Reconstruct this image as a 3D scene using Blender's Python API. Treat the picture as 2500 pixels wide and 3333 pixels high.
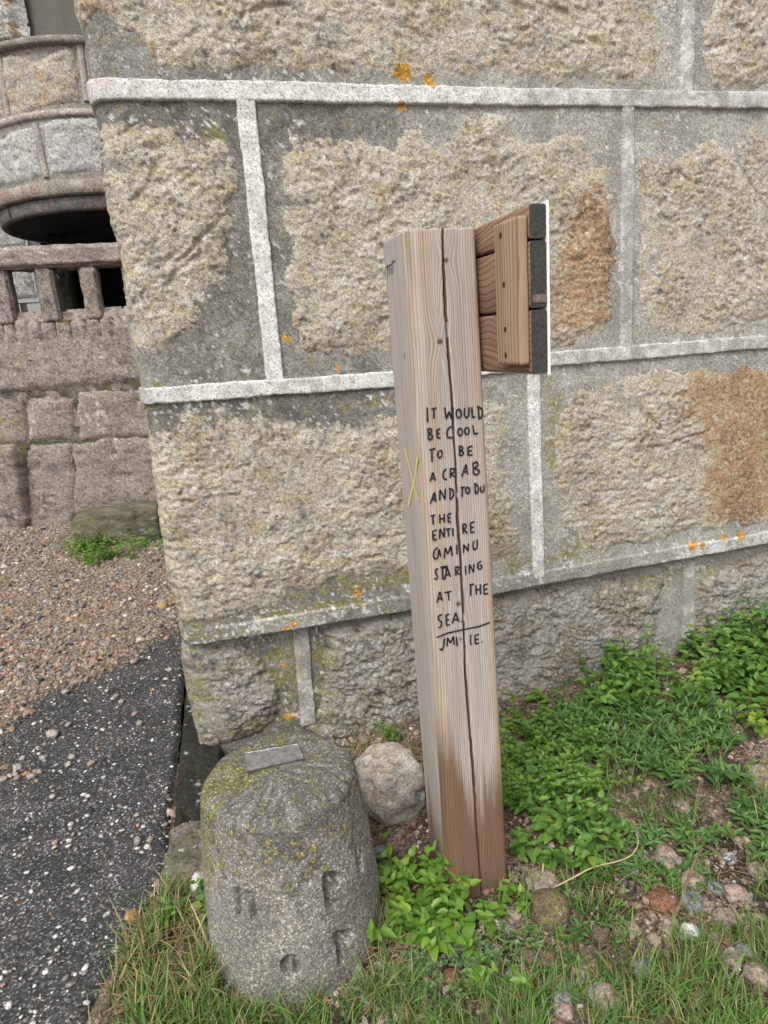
import bpy, bmesh, math, random
import numpy as np
from mathutils import Matrix, Vector

random.seed(7)
rng = np.random.default_rng(7)
scene = bpy.context.scene
for o in list(bpy.data.objects):
    bpy.data.objects.remove(o)
COL = scene.collection

# ------------------------------------------------------------------ camera
PW, PH, FPX = 2500.0, 3333.0, 2139.8          # photo size and focal length in its pixels
YAW, PITCH, ROLL, EYE = 0.257446, 0.256022, 0.0769534, 1.5
def cam_axes():
    cy, sy, cp, sp = math.cos(YAW), math.sin(YAW), math.cos(PITCH), math.sin(PITCH)
    f = np.array([sy*cp, cy*cp, -sp]); r = np.array([cy, -sy, 0.0]); u = np.cross(r, f)
    cr, sr = math.cos(ROLL), math.sin(ROLL)
    return r*cr - u*sr, u*cr + r*sr, f
CR, CU, CF = cam_axes()
CAM = np.array([0.0, 0.0, EYE])
cd = bpy.data.cameras.new('camera'); co = bpy.data.objects.new('camera', cd); COL.objects.link(co)
cd.sensor_fit = 'VERTICAL'; cd.sensor_height = 36.0; cd.sensor_width = 27.0
cd.lens = 36.0*FPX/PH; cd.clip_start = 0.02; cd.clip_end = 500
co.matrix_world = Matrix(((CR[0], CU[0], -CF[0], CAM[0]), (CR[1], CU[1], -CF[1], CAM[1]),
                          (CR[2], CU[2], -CF[2], CAM[2]), (0, 0, 0, 1)))
scene.camera = co

# ------------------------------------------------------------------ light
SUN_EL, SUN_AZ = math.radians(52), math.radians(215)     # azimuth from +Y clockwise: behind the viewer, a little left
world = bpy.data.worlds.new('World'); scene.world = world; world.use_nodes = True
wn = world.node_tree.nodes; wl = world.node_tree.links
bg = wn['Background']; sky = wn.new('ShaderNodeTexSky'); sky.sky_type = 'NISHITA'; sky.sun_disc = False
sky.sun_elevation = SUN_EL; sky.sun_rotation = SUN_AZ; sky.dust_density = 3.0; sky.air_density = 1.0
hs = wn.new('ShaderNodeHueSaturation'); hs.inputs['Saturation'].default_value = 0.22
wl.new(sky.outputs[0], hs.inputs['Color']); wl.new(hs.outputs[0], bg.inputs['Color'])
bg.inputs['Strength'].default_value = 0.13
sd = bpy.data.lights.new('sun', 'SUN'); sd.energy = 1.5; sd.angle = math.radians(25); sd.color = (1.0, 0.96, 0.9)
so = bpy.data.objects.new('sun', sd); COL.objects.link(so)
sv = Vector((math.sin(SUN_AZ)*math.cos(SUN_EL), math.cos(SUN_AZ)*math.cos(SUN_EL), math.sin(SUN_EL)))
so.rotation_euler = sv.to_track_quat('Z', 'Y').to_euler(); so.location = sv*20
scene.view_settings.view_transform = 'Standard'; scene.view_settings.look = 'None'
scene.view_settings.exposure = 0.66; scene.view_settings.gamma = 1.0
scene.view_settings.use_curve_mapping = False
scene.cycles.max_bounces = 5; scene.cycles.diffuse_bounces = 3; scene.cycles.glossy_bounces = 2; scene.cycles.transmission_bounces = 2

# ------------------------------------------------------------------ measuring helpers (photo pixel + plane -> metres)
def ray(px, py): return CF*FPX + CR*(px - PW/2) - CU*(py - PH/2)
def on_z(px, py, z=0.0):
    r = ray(px, py); return CAM + r*(z - CAM[2])/r[2]
def on_y(px, py, Y):
    r = ray(px, py); return CAM + r*(Y/r[1])
def on_x(px, py, X):
    r = ray(px, py); return CAM + r*(X/r[0])
WY = 2.266                                     # plane of the big wall's mortar
def wpt(px, py):
    p = on_y(px, py, WY); return (p[0], p[2])

# ------------------------------------------------------------------ noise
_g = np.random.default_rng(11)
PERM = np.concatenate([_g.permutation(512)]*3)
GRAD = np.stack([np.cos(np.linspace(0, 2*np.pi, 512, endpoint=False)), np.sin(np.linspace(0, 2*np.pi, 512, endpoint=False))], 1)[_g.permutation(512)]
def perlin(x, y, seed=0):
    x = np.asarray(x, float) + seed*17.31; y = np.asarray(y, float) + seed*9.77
    xi = np.floor(x).astype(int); yi = np.floor(y).astype(int); xf = x - xi; yf = y - yi
    xi &= 511; yi &= 511
    u = xf*xf*xf*(xf*(xf*6 - 15) + 10); v = yf*yf*yf*(yf*(yf*6 - 15) + 10)
    def g(a, b, dx, dy):
        h = GRAD[PERM[PERM[(xi + a) & 511] + ((yi + b) & 511)]]
        return h[..., 0]*dx + h[..., 1]*dy
    n00 = g(0, 0, xf, yf); n10 = g(1, 0, xf - 1, yf); n01 = g(0, 1, xf, yf - 1); n11 = g(1, 1, xf - 1, yf - 1)
    return (n00*(1 - u) + n10*u)*(1 - v) + (n01*(1 - u) + n11*u)*v
def fbm(x, y, octaves=4, gain=0.5, seed=0):
    t = np.zeros(np.shape(x)); a = 1.0; f = 1.0
    for i in range(octaves):
        t = t + a*perlin(np.asarray(x)*f, np.asarray(y)*f, seed + i*3); a *= gain; f *= 2.03
    return t
def ridged(x, y, octaves=4, gain=0.5, seed=0):
    t = np.zeros(np.shape(x)); a = 1.0; f = 1.0
    for i in range(octaves):
        t = t + a*(1 - 2.2*np.abs(perlin(np.asarray(x)*f, np.asarray(y)*f, seed + i*3))); a *= gain; f *= 2.03
    return t
def smooth(a, b, x):
    t = np.clip((x - a)/(b - a), 0, 1); return t*t*(3 - 2*t)
def seg_dist(x, y, pts):
    d = np.full(np.shape(x), 1e9)
    for (ax, ay), (bx, by) in zip(pts[:-1], pts[1:]):
        ex, ey = bx - ax, by - ay; L = ex*ex + ey*ey + 1e-12
        t = np.clip(((x - ax)*ex + (y - ay)*ey)/L, 0, 1)
        d = np.minimum(d, np.hypot(x - ax - t*ex, y - ay - t*ey))
    return d
def poly_sdf(x, y, poly):                      # positive inside
    d = seg_dist(x, y, list(poly) + [poly[0]]); ins = np.zeros(np.shape(x), bool)
    n = len(poly)
    for i in range(n):
        x0, y0 = poly[i]; x1, y1 = poly[(i + 1) % n]
        c = ((y0 > y) != (y1 > y)) & (x < (x1 - x0)*(y - y0)/((y1 - y0) + 1e-12) + x0)
        ins ^= c
    return np.where(ins, d, -d)

# ------------------------------------------------------------------ object helpers
def link(o): COL.objects.link(o); return o
def thing(name, label, cat, loc=(0, 0, 0), group=None):
    o = bpy.data.objects.new(name, None); link(o); o.location = loc; o.empty_display_size = 0.05
    o['label'] = label; o['category'] = cat
    if group: o['group'] = group
    return o
def tag(o, label, cat, group=None):
    o['label'] = label; o['category'] = cat
    if group: o['group'] = group
    return o
def put(name, me, parent=None, kind=None):
    o = bpy.data.objects.new(name, me); link(o)
    if parent is not None:
        o.parent = parent
        off = Vector((0, 0, 0)); p = parent
        while p is not None: off += p.location; p = p.parent
        o.location = -off
    if kind: o['kind'] = kind
    return o
def npmesh(name, V, F, mats, smooth_=True, attrs=None, cols=None, midx=None):
    V = np.asarray(V, np.float32); F = np.asarray(F, np.int32)
    me = bpy.data.meshes.new(name); k = F.shape[1]
    me.vertices.add(len(V)); me.vertices.foreach_set('co', V.ravel())
    me.loops.add(F.size); me.loops.foreach_set('vertex_index', F.ravel())
    me.polygons.add(len(F)); me.polygons.foreach_set('loop_start', np.arange(0, F.size, k, dtype=np.int32))
    me.polygons.foreach_set('use_smooth', np.full(len(F), bool(smooth_)))
    if not isinstance(mats, (list, tuple)): mats = [mats]
    for m in mats: me.materials.append(m)
    if midx is not None: me.polygons.foreach_set('material_index', np.asarray(midx, np.int32))
    for n, a in (attrs or {}).items():
        at = me.attributes.new(n, 'FLOAT', 'POINT'); at.data.foreach_set('value', np.asarray(a, np.float32).ravel())
    for n, a in (cols or {}).items():
        a = np.asarray(a, np.float32)
        if a.shape[1] == 3: a = np.concatenate([a, np.ones((len(a), 1), np.float32)], 1)
        at = me.attributes.new(n, 'FLOAT_COLOR', 'POINT'); at.data.foreach_set('color', a.ravel())
    me.update(); me.validate()
    return me
def bmmesh(name, bm, mats, smooth_=False):
    me = bpy.data.meshes.new(name); bm.normal_update(); bm.to_mesh(me); bm.free()
    for m in (mats if isinstance(mats, (list, tuple)) else [mats]): me.materials.append(m)
    if smooth_:
        me.polygons.foreach_set('use_smooth', np.ones(len(me.polygons), bool))
    return me
def grid_faces(nu, nv):
    i = np.arange(nu*nv).reshape(nu, nv)
    return np.stack([i[:-1, :-1], i[1:, :-1], i[1:, 1:], i[:-1, 1:]], -1).reshape(-1, 4)
def compact(V, F, *arrs):
    used = np.unique(F); m = np.full(len(V), -1); m[used] = np.arange(len(used))
    return (V[used], m[F]) + tuple(a[used] for a in arrs)

# ------------------------------------------------------------------ material helpers
class NT:
    def __init__(s, name, rough=0.85, spec=0.3):
        s.m = bpy.data.materials.new(name); s.m.use_nodes = True; s.t = s.m.node_tree
        s.b = s.t.nodes['Principled BSDF']; s.b.inputs['Roughness'].default_value = rough
        s.b.inputs['Specular IOR Level'].default_value = spec
        s._tc = None
    def n(s, t, **kw):
        nd = s.t.nodes.new(t)
        for k, v in kw.items(): setattr(nd, k, v)
        return nd
    def l(s, a, b): s.t.links.new(a, b)
    def put(s, sock, v):
        if isinstance(v, bpy.types.NodeSocket): s.l(v, sock)
        elif isinstance(v, (tuple, list)) and len(v) == 3 and sock.type == 'RGBA': sock.default_value = (*v, 1)
        else: sock.default_value = v
    def obj(s):
        if s._tc is None: s._tc = s.n('ShaderNodeTexCoord')
        return s._tc.outputs['Object']
    def mapping(s, vec, scale=(1, 1, 1), loc=(0, 0, 0), rot=(0, 0, 0)):
        m = s.n('ShaderNodeMapping'); s.l(vec, m.inputs[0]); s.put(m.inputs['Location'], loc)
        m.inputs['Scale'].default_value = scale; m.inputs['Rotation'].default_value = rot; return m.outputs[0]
    def noise(s, scale, detail=4, rough=0.55, vec=None, dist=0.0, color=False):
        nd = s.n('ShaderNodeTexNoise'); s.l(vec if vec is not None else s.obj(), nd.inputs['Vector'])
        nd.inputs['Scale'].default_value = scale; nd.inputs['Detail'].default_value = detail
        nd.inputs['Roughness'].default_value = rough; nd.inputs['Distortion'].default_value = dist
        return nd.outputs['Color' if color else 'Fac']
    def vor(s, scale, out='Color', vec=None, feature='F1', rnd=1.0):
        nd = s.n('ShaderNodeTexVoronoi', feature=feature); s.l(vec if vec is not None else s.obj(), nd.inputs['Vector'])
        nd.inputs['Scale'].default_value = scale; nd.inputs['Randomness'].default_value = rnd
        return nd.outputs[out]
    def ramp(s, fac, stops, interp='LINEAR'):
        nd = s.n('ShaderNodeValToRGB'); s.l(fac, nd.inputs[0]); cr = nd.color_ramp; cr.interpolation = interp
        while len(cr.elements) > 1: cr.elements.remove(cr.elements[-1])
        for i, (p, c) in enumerate(stops):
            e = cr.elements[0] if i == 0 else cr.elements.new(p)
            e.position = p; e.color = (*c, 1) if isinstance(c, (tuple, list)) else (c, c, c, 1)
        return nd.outputs[0]
    def mix(s, fac, a, b, blend='MIX'):
        nd = s.n('ShaderNodeMix', data_type='RGBA', blend_type=blend)
        s.put(nd.inputs['Factor'], fac); s.put(nd.inputs['A'], a) if False else None
        ia, ib = nd.inputs[6], nd.inputs[7]; s.put(nd.inputs[0], fac); s.put(ia, a); s.put(ib, b)
        return nd.outputs[2]
    def math(s, op, a, b=None, c=None, clamp=False):
        nd = s.n('ShaderNodeMath', operation=op); nd.use_clamp = clamp
        for i, v in enumerate((a, b, c)):
            if v is not None: s.put(nd.inputs[i], v)
        return nd.outputs[0]
    def range(s, v, a, b, c=0.0, d=1.0):
        nd = s.n('ShaderNodeMapRange', clamp=True); s.put(nd.inputs[0], v)
        for i, x in enumerate((a, b, c, d)): nd.inputs[i + 1].default_value = x
        return nd.outputs[0]
    def attr(s, name, out='Fac'):
        nd = s.n('ShaderNodeAttribute'); nd.attribute_name = name; return nd.outputs[out]
    def rand(s): return s.n('ShaderNodeObjectInfo').outputs['Random']
    def sep(s, v):
        nd = s.n('ShaderNodeSeparateXYZ'); s.l(v, nd.inputs[0]); return nd.outputs
    def sepc(s, v):
        nd = s.n('ShaderNodeSeparateColor'); s.l(v, nd.inputs[0]); return nd.outputs
    def bump(s, h, strength=0.5, dist=0.01, normal=None):
        nd = s.n('ShaderNodeBump'); s.l(h, nd.inputs['Height']); nd.inputs['Strength'].default_value = strength
        nd.inputs['Distance'].default_value = dist
        if normal is not None: s.l(normal, nd.inputs['Normal'])
        return nd.outputs[0]
    def done(s, color=None, normal=None, rough=None):
        if color is not None: s.put(s.b.inputs['Base Color'], color)
        if normal is not None: s.l(normal, s.b.inputs['Normal'])
        if rough is not None: s.put(s.b.inputs['Roughness'], rough)
        return s.m

def rock_material(name, grain=260.0, gr=(0.40, 0.62, 0.90, 1.05, 1.28, 1.6), bump_s=70.0, bump_d=0.005, cell_b=0.3, rough=0.9):
    """vertex colour 'col' holds the large pattern; the nodes add mineral grain and fine relief"""
    k = NT(name, rough, 0.22); c = k.attr('col', 'Color')
    cell = k.sepc(k.vor(grain))
    sp = k.ramp(cell[0], [(0.0, gr[0]), (0.16, gr[1]), (0.32, gr[2]), (0.68, gr[3]), (0.88, gr[4]), (1.0, gr[5])])
    c = k.mix(1.0, c, sp, 'MULTIPLY')
    n = k.noise(bump_s, 3, 0.75)
    c = k.mix(1.0, c, k.ramp(n, [(0.30, 0.62), (0.47, 0.97), (0.70, 1.2)]), 'MULTIPLY')
    h = k.math('ADD', n, k.math('MULTIPLY', cell[1], cell_b))
    return k.done(c, k.bump(h, 0.9, bump_d))
M = {}
M['stone'] = rock_material('sandy granite', grain=360.0, gr=(0.46, 0.70, 0.94, 1.04, 1.2, 1.42), bump_s=85.0, bump_d=0.0065, cell_b=.32)
M['stone_far'] = rock_material('coarse granite', grain=110.0, gr=(0.5, 0.72, 0.93, 1.05, 1.2, 1.4), bump_s=40.0, bump_d=0.008)
M['mortar'] = rock_material('mortar', grain=300.0, gr=(0.5, 0.75, 0.94, 1.03, 1.2, 1.65), bump_s=110.0, bump_d=0.0028)
M['paint'] = rock_material('painted mortar', grain=330.0, gr=(0.42, 0.80, 0.97, 1.02, 1.04, 1.08), bump_s=150.0, bump_d=0.0018)

def lerp(a, b, t):
    a = np.asarray(a, float); b = np.asarray(b, float); t = np.asarray(t)[..., None]
    return a*(1 - t) + b*t
PAL = dict(
    sandy=((0.50, 0.445, 0.345), (0.41, 0.35, 0.26), (0.575, 0.545, 0.485), (0.36, 0.345, 0.31), (0.475, 0.38, 0.24)),
    low=((0.34, 0.32, 0.28), (0.30, 0.265, 0.205), (0.43, 0.415, 0.385), (0.21, 0.203, 0.187), (0.32, 0.25, 0.165)),
    pink=((0.33, 0.275, 0.24), (0.285, 0.232, 0.20), (0.385, 0.33, 0.30), (0.215, 0.19, 0.172), (0.31, 0.245, 0.20)),
    pale=((0.42, 0.42, 0.405), (0.38, 0.375, 0.355), (0.50, 0.50, 0.49), (0.30, 0.30, 0.295), (0.40, 0.37, 0.31)),
    tan=((0.40, 0.36, 0.29), (0.36, 0.30, 0.225), (0.45, 0.42, 0.38), (0.28, 0.265, 0.24), (0.42, 0.30, 0.17)))
def eat(a, n, lo, w):                           # a coverage field broken up by noise
    return smooth(lo, lo + w, a + n)
def crust(S, Z):
    o = np.zeros_like(S)
    for (cx, cz), rx, rz in CRUST: o = np.maximum(o, np.exp(-(((S - cx)/rx)**2 + ((Z - cz)/rz)**2)))
    return o
def stone_colour(S, Z, pal, seed=1, rust=None, grime=None, lich=None, orange=None, fs=1.0):
    c1, c2, c3, c4, c5 = PAL[pal]
    n1 = fbm(S*5*fs, Z*5*fs, 4, .55, seed*3 + 200); n2 = fbm(S*19*fs, Z*22*fs, 4, .6, seed*3 + 201); n3 = fbm(S*11*fs, Z*13*fs, 4, .6, seed*3 + 205)
    n4 = fbm(S*55*fs, Z*60*fs, 3, .6, seed*3 + 209)
    C = lerp(np.broadcast_to(c1, S.shape + (3,)), c2, smooth(-.15, .45, n1 + .4*n4))
    C = lerp(C, c3, smooth(.0, .45, n2 + .4*n4)*.85)
    C = lerp(C, c4, smooth(.10, .50, n3 + .5*n4)*.80)
    C = lerp(C, c5, smooth(.12, .50, -n2 + .4*n1)*.60)
    C = lerp(C, np.asarray(c4)*0.42, smooth(.30, .62, n4 + .55*n1)*.70)
    if rust is not None:
        m = eat(rust, .75*n2 + .6*n4 + .45*n1, .40, .50)
        rc = lerp(lerp(np.broadcast_to((0.37, 0.222, 0.115), C.shape), (0.45, 0.33, 0.19), smooth(-.15, .40, n3)), (0.24, 0.155, 0.10), smooth(.0, .5, n4 + n1))
        C = lerp(C, rc, m*.85)
    if grime is not None:
        m = eat(grime, .6*n3 + .5*n4, .62, .55); C = lerp(C, (0.095, 0.090, 0.076), m*.72)
    if lich is not None:
        m = eat(lich, .8*n2 + .7*n4, .52, .38); C = lerp(C, lerp(np.broadcast_to((0.155, 0.135, 0.035), C.shape), (0.30, 0.27, 0.085), smooth(-.3, .4, n4)), m*.72)
    if orange is not None:
        m = eat(orange, .5*n4, .5, .12); C = lerp(C, lerp(np.broadcast_to((0.42, 0.19, 0.02), C.shape), (0.60, 0.33, 0.05), smooth(-.3, .3, n4)), m*.92)
    # white crust specks
    w = smooth(.50, .60, .42*crust(S, Z)*(fs == 1.0) + fbm(S*44*fs, Z*44*fs, 2, .5, seed + 333) + .5*fbm(S*4*fs, Z*4*fs, 2, .5, seed + 340)); C = lerp(C, (0.60, 0.60, 0.57), w*.6)
    return np.clip(C, 0.01, 0.9)
def mortar_colour(S, Z, grime, lich, orange, paint=None, pink=None, seed=60):
    n1 = fbm(S*5, Z*5, 4, .55, seed); n2 = fbm(S*18, Z*18, 4, .6, seed + 3); n4 = fbm(S*60, Z*60, 3, .65, seed + 7); n5 = fbm(S*140, Z*140, 1, .6, seed + 9)
    C = lerp(np.broadcast_to((0.29, 0.28, 0.25), S.shape + (3,)), (0.40, 0.39, 0.35), smooth(-.4, .4, n1 + .4*n2))
    m = eat(grime, .7*n1 + .5*n2 + .4*n4, .42, .70)
    C = lerp(C, lerp(np.broadcast_to((0.075, 0.073, 0.064), C.shape), (0.155, 0.147, 0.125), smooth(-.3, .4, n2)), m*.80)
    m = eat(lich, .9*n2 + .8*n4, .52, .40); C = lerp(C, lerp(np.broadcast_to((0.15, 0.13, 0.035), C.shape), (0.31, 0.275, 0.09), smooth(-.3, .4, n4)), m*.70)
    if paint is not None:
        C = lerp(C, lerp(np.broadcast_to((0.37, 0.365, 0.335), C.shape), (0.46, 0.455, 0.43), smooth(-.3, .4, n2)), smooth(.26, .42, paint)*.75)
        m = smooth(.26, .74, paint + .16*n2 + .20*n1 + .14*n4)
        C = lerp(C, lerp(np.broadcast_to((0.62, 0.615, 0.59), C.shape), (0.76, 0.76, 0.745), smooth(-.3, .3, n2)), m)
        dots = smooth(.34, .46, n5 + .6*n4 + .25*(1 - paint))*.55*smooth(.30, .6, paint); C = lerp(C, (0.20, 0.195, 0.175), dots)
    if pink is not None:
        C = lerp(C, (0.50, 0.37, 0.345), pink*smooth(-.1, .3, n2)*.8)
    m = eat(orange, .5*n4, .5, .12); C = lerp(C, lerp(np.broadcast_to((0.42, 0.19, 0.02), C.shape), (0.60, 0.33, 0.05), smooth(-.3, .3, n4)), m*.92)
    w = smooth(.56, .64, .30*crust(S, Z) + fbm(S*34 + .5*n4, Z*34 - .4*n4, 2, .55, seed + 33) + .6*fbm(S*3.5, Z*3.5, 2, .5, seed + 40)); C = lerp(C, (0.62, 0.62, 0.60), w*.8)
    w = smooth(.50, .58, fbm(S*75, Z*75, 1, .5, seed + 35) + .6*fbm(S*3.0, Z*3.5, 2, .5, seed + 41)); C = lerp(C, (0.62, 0.62, 0.60), w*.8)
    return np.clip(C, 0.01, 0.9)

def plain(name, c1, c2, scale=20.0, rough=0.85, bump=0.4, bd=0.004, spec=0.3, rnd=0.0, metallic=0.0):
    k = NT(name, rough, spec); n = k.noise(scale, 5, 0.62)
    c = k.mix(k.range(n, 0.33, 0.68), c1, c2)
    if rnd:
        c = k.mix(1.0, c, k.ramp(k.rand(), [(0, 1 - rnd), (1, 1 + rnd)]), 'MULTIPLY')
    k.b.inputs['Metallic'].default_value = metallic
    return k.done(c, k.bump(k.noise(scale*4, 5, 0.65), bump, bd))

# ------------------------------------------------------------------ the big wall
XC, RC, WEND, WTOP = -0.172, 0.055, 4.7, 3.25
def recess(s, z):                               # the lowest course stands back under the ledge, with an open joint
    dz = line_z(LINES_H[2], s) - z + 0.012*fbm(s*5, 0*s, 3, seed=91)
    return 0.050*smooth(0.026, 0.036, dz) + 0.030*smooth(.026, .036, dz)*smooth(.075, .05, dz)*smooth(.1, .45, s)
def wall_map(s, z, h):
    s0 = XC + RC
    a = np.clip((s0 - s)/RC, 0, np.pi/2)
    back = np.maximum(s0 - RC*np.pi/2 - s, 0)
    wob = 0.010*fbm(z*3.1, z*0 + 3.3, 3, seed=4)
    on_corner = smooth(s0 + 0.12, s0 - 0.03, s)
    X = np.where(s > s0, s, s0 - RC*np.sin(a)) - np.sin(a)*h + wob*on_corner
    Y = np.where(s > s0, WY, WY + RC - RC*np.cos(a)) + back - np.cos(a)*h + recess(s, z)
    return np.stack([X, Y, z*np.ones_like(s)], -1)

LINES_H = [  # z centre along x, half height, paint level along x
    dict(z=[wpt(330, 290), wpt(1000, 303), wpt(1700, 318), wpt(2500, 328)], hh=0.028, paint=[(-0.3, 0.50), (-0.1, .72), (0.1, 0.85), (0.8, 0.86), (1.1, 0.62), (1.45, 0.48), (1.8, 0.42), (2.2, 0.40), (3.3, 0.3)]),
    dict(z=[wpt(470, 1290), wpt(1310, 1232), wpt(1800, 1168), wpt(2500, 1112)], hh=0.027, paint=[(-0.3, 0.4), (-0.1, 0.62), (0.4, 0.66), (0.9, 0.62), (1.3, 0.55), (1.8, 0.46), (2.2, 0.34), (3.3, 0.28)]),
    dict(z=[wpt(600, 2078), wpt(1330, 1962), wpt(1800, 1872), wpt(2500, 1748)], hh=0.030, paint=[(-0.3, 0.15), (0.05, 0.33), (0.25, 0.36), (0.5, 0.22), (1.2, 0.15), (1.8, 0.30), (2.1, 0.40), (2.4, 0.42), (3.3, 0.3)]),
]
def line_z(L, x):
    p = L['z']; return np.interp(x, [-1.0] + [q[0] for q in p] + [4.0], [p[0][1]] + [q[1] for q in p] + [p[-1][1]])
LINES_V = [  # x top, x bottom, upper line / lower line (None = runs out), half width, paint
    dict(t=wpt(800, 330), b=wpt(893, 1215), paint=0.84, hw=0.029, grime=.5),
    dict(t=wpt(2042, 350), b=wpt(2035, 1120), paint=0.40, hw=0.026, grime=.0),
    dict(t=wpt(2243, -160), b=wpt(2232, 290), paint=0.42, hw=0.026, grime=.0),
    dict(t=wpt(1733, 1200), b=wpt(1752, 1860), paint=0.72, hw=0.026, grime=.2),
    dict(t=wpt(985, 2065), b=wpt(1010, 2360), paint=0.35, hw=0.030, grime=.4),
    dict(t=wpt(2268, 1820), b=wpt(2262, 2160), paint=0.37, hw=0.030, grime=.1),
]
ORANGE = [(1310, 238, 27), (1392, 262, 15), (1404, 280, 12), (1305, 348, 11), (2248, 1778, 20), (2408, 1742, 15), (2352, 1748, 13), (2280, 1770, 11), (1160, 1932, 11), (958, 2025, 14), (930, 2045, 13),
          (930, 2180, 12), (940, 2240, 9), (945, 2350, 12), (1102, 1195, 11), (2505, 1700, 14), (935, 1105, 12)]
ORANGE = [(wpt(a, b), r/FPX*2.75) for a, b, r in ORANGE]
RUST = [[wpt(*p) for p in [(1905, 590), (1960, 600), (1985, 690), (2000, 900), (1985, 1040), (1880, 1100), (1790, 1120), (1765, 1010), (1800, 880), (1830, 760), (1890, 690)]],
        [wpt(*p) for p in [(2215, 1150), (2720, 1120), (2720, 1660), (2420, 1700), (2310, 1690), (2275, 1560), (2300, 1450), (2240, 1350), (2215, 1260)]],
        [wpt(*p) for p in [(285, 0), (390, 20), (420, 70), (470, 140), (485, 180), (430, 130), (380, 80), (320, 75)]],
        [wpt(*p) for p in [(935, 990), (965, 1000), (985, 1110), (1010, 1140), (965, 1140)]]]
MOSSY = [(wpt(930, 2180), .13, .14), (wpt(1010, 2300), .13, .16), (wpt(1060, 2150), .07, .10), (wpt(1000, 1990), .32, .05), (wpt(1150, 1900), .22, .06), (wpt(1300, 1880), .12, .05), (wpt(620, 2060), .08, .07), (wpt(650, 2300), .06, .18),
         (wpt(1650, 1820), .14, .07), (wpt(1870, 1790), .12, .06), (wpt(2150, 1900), .22, .045), (wpt(2330, 1860), .12, .04), (wpt(1600, 1700), .06, .16), (wpt(1800, 1400), .05, .20), (wpt(480, 1290), .05, .06), (wpt(790, 2050), .25, .03),
         (wpt(1250, 1310), .25, .02), (wpt(690, 430), .05, .03), (wpt(860, 2370), .2, .05)]
CRUST = [(wpt(2250, 1730), .16, .09), (wpt(2450, 1720), .25, .06), (wpt(2180, 1690), .10, .12), (wpt(1840, 1740), .06, .10), (wpt(2050, 1790), .15, .04), (wpt(640, 1330), .25, .03), (wpt(985, 2040), .06, .03), (wpt(1150, 1985), .12, .03), (wpt(1330, 1930), .05, .05), (wpt(870, 245), .3, .02), (wpt(1500, 350), .3, .03), (wpt(1690, 1880), .10, .03)]
def wear_fields(s, z):
    jit = 0.02*fbm(s*16, z*16, 3, seed=31)
    rust = np.zeros_like(s)
    for P in RUST: rust = np.maximum(rust, smooth(-0.08, 0.07, poly_sdf(s + 2*jit, z + 2*jit, P)))
    orange = np.zeros_like(s)
    for (cx, cz), r in ORANGE: orange = np.maximum(orange, smooth(r*1.4, r*0.4, np.hypot(s - cx, z - cz) + .5*jit))
    lich = np.zeros_like(s)
    for (cx, cz), rx, rz in MOSSY: lich = np.maximum(lich, np.exp(-(((s - cx)/rx)**2 + ((z - cz)/rz)**2))*0.95)
    lich = np.maximum(lich, 0.55*smooth(0.06, 0.0, s - XC)*smooth(1.6, 0.9, z))
    left = smooth(1.15, 0.25, s)
    lo = smooth(0.9, 0.35, z)
    grime = 0.26 + 0.62*left + 0.22*lo + 0.30*smooth(0.25, 0.0, z)
    for L, w in ((LINES_H[0], .45), (LINES_H[1], .45)):
        dz = line_z(L, s) - z
        grime = grime + w*left*smooth(0.0, 0.02, dz)*smooth(0.22, 0.08, dz)
    grime = grime - 0.25*smooth(1.3, 1.7, s)
    return rust, grime, lich, orange

wall = thing('stone_wall', 'big rock faced granite block wall with raised white mortar ribbons', 'wall', (XC + 0.5, WY + 0.1, 0))

# backing body of the wall so that it is solid (core behind the mortar skin)
def sheet(s_edges, z_edges, cell, hfun, mapf, keep=None):
    s = np.arange(s_edges[0], min(s_edges[1], 2.9) + cell, cell)
    if s_edges[1] > 2.9: s = np.concatenate([s, np.arange(s[-1] + .02, s_edges[1] + .02, .02)])
    z = np.arange(z_edges[0], z_edges[1] + cell, cell)
    S, Z = np.meshgrid(s, z, indexing='ij'); H = hfun(S, Z)
    return S, Z, H, mapf(S, Z, H).reshape(-1, 3), grid_faces(len(s), len(z))

def mortar_h(S, Z):
    return 0.004*fbm(S*6, Z*6, 4, seed=51) + 0.0025*fbm(S*40, Z*40, 3, .6, seed=55)
S, Z, H, V, F = sheet((XC - 1.6, WEND), (-0.15, WTOP), 0.0065, mortar_h, wall_map)
rust, grime, lich, orange = wear_fields(S, Z)
put('mortar', npmesh('mortar', V, F[:, ::-1], M['mortar'], cols=dict(col=mortar_colour(S, Z, grime, lich, orange).reshape(-1, 3))), wall)
# top and back closing body
bm = bmesh.new(); bmesh.ops.create_cube(bm, size=1)
for v in bm.verts:
    v.co = Vector(((XC + 0.06 if v.co.x < 0 else WEND - .01), (WY + 0.06 if v.co.y < 0 else WY + 1.55), (-0.1 if v.co.z < 0 else WTOP - .01)))
put('core', bmmesh('core', bm, plain('rubble core', (0.2, 0.19, 0.17), (0.3, 0.28, 0.25))), wall)

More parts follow.
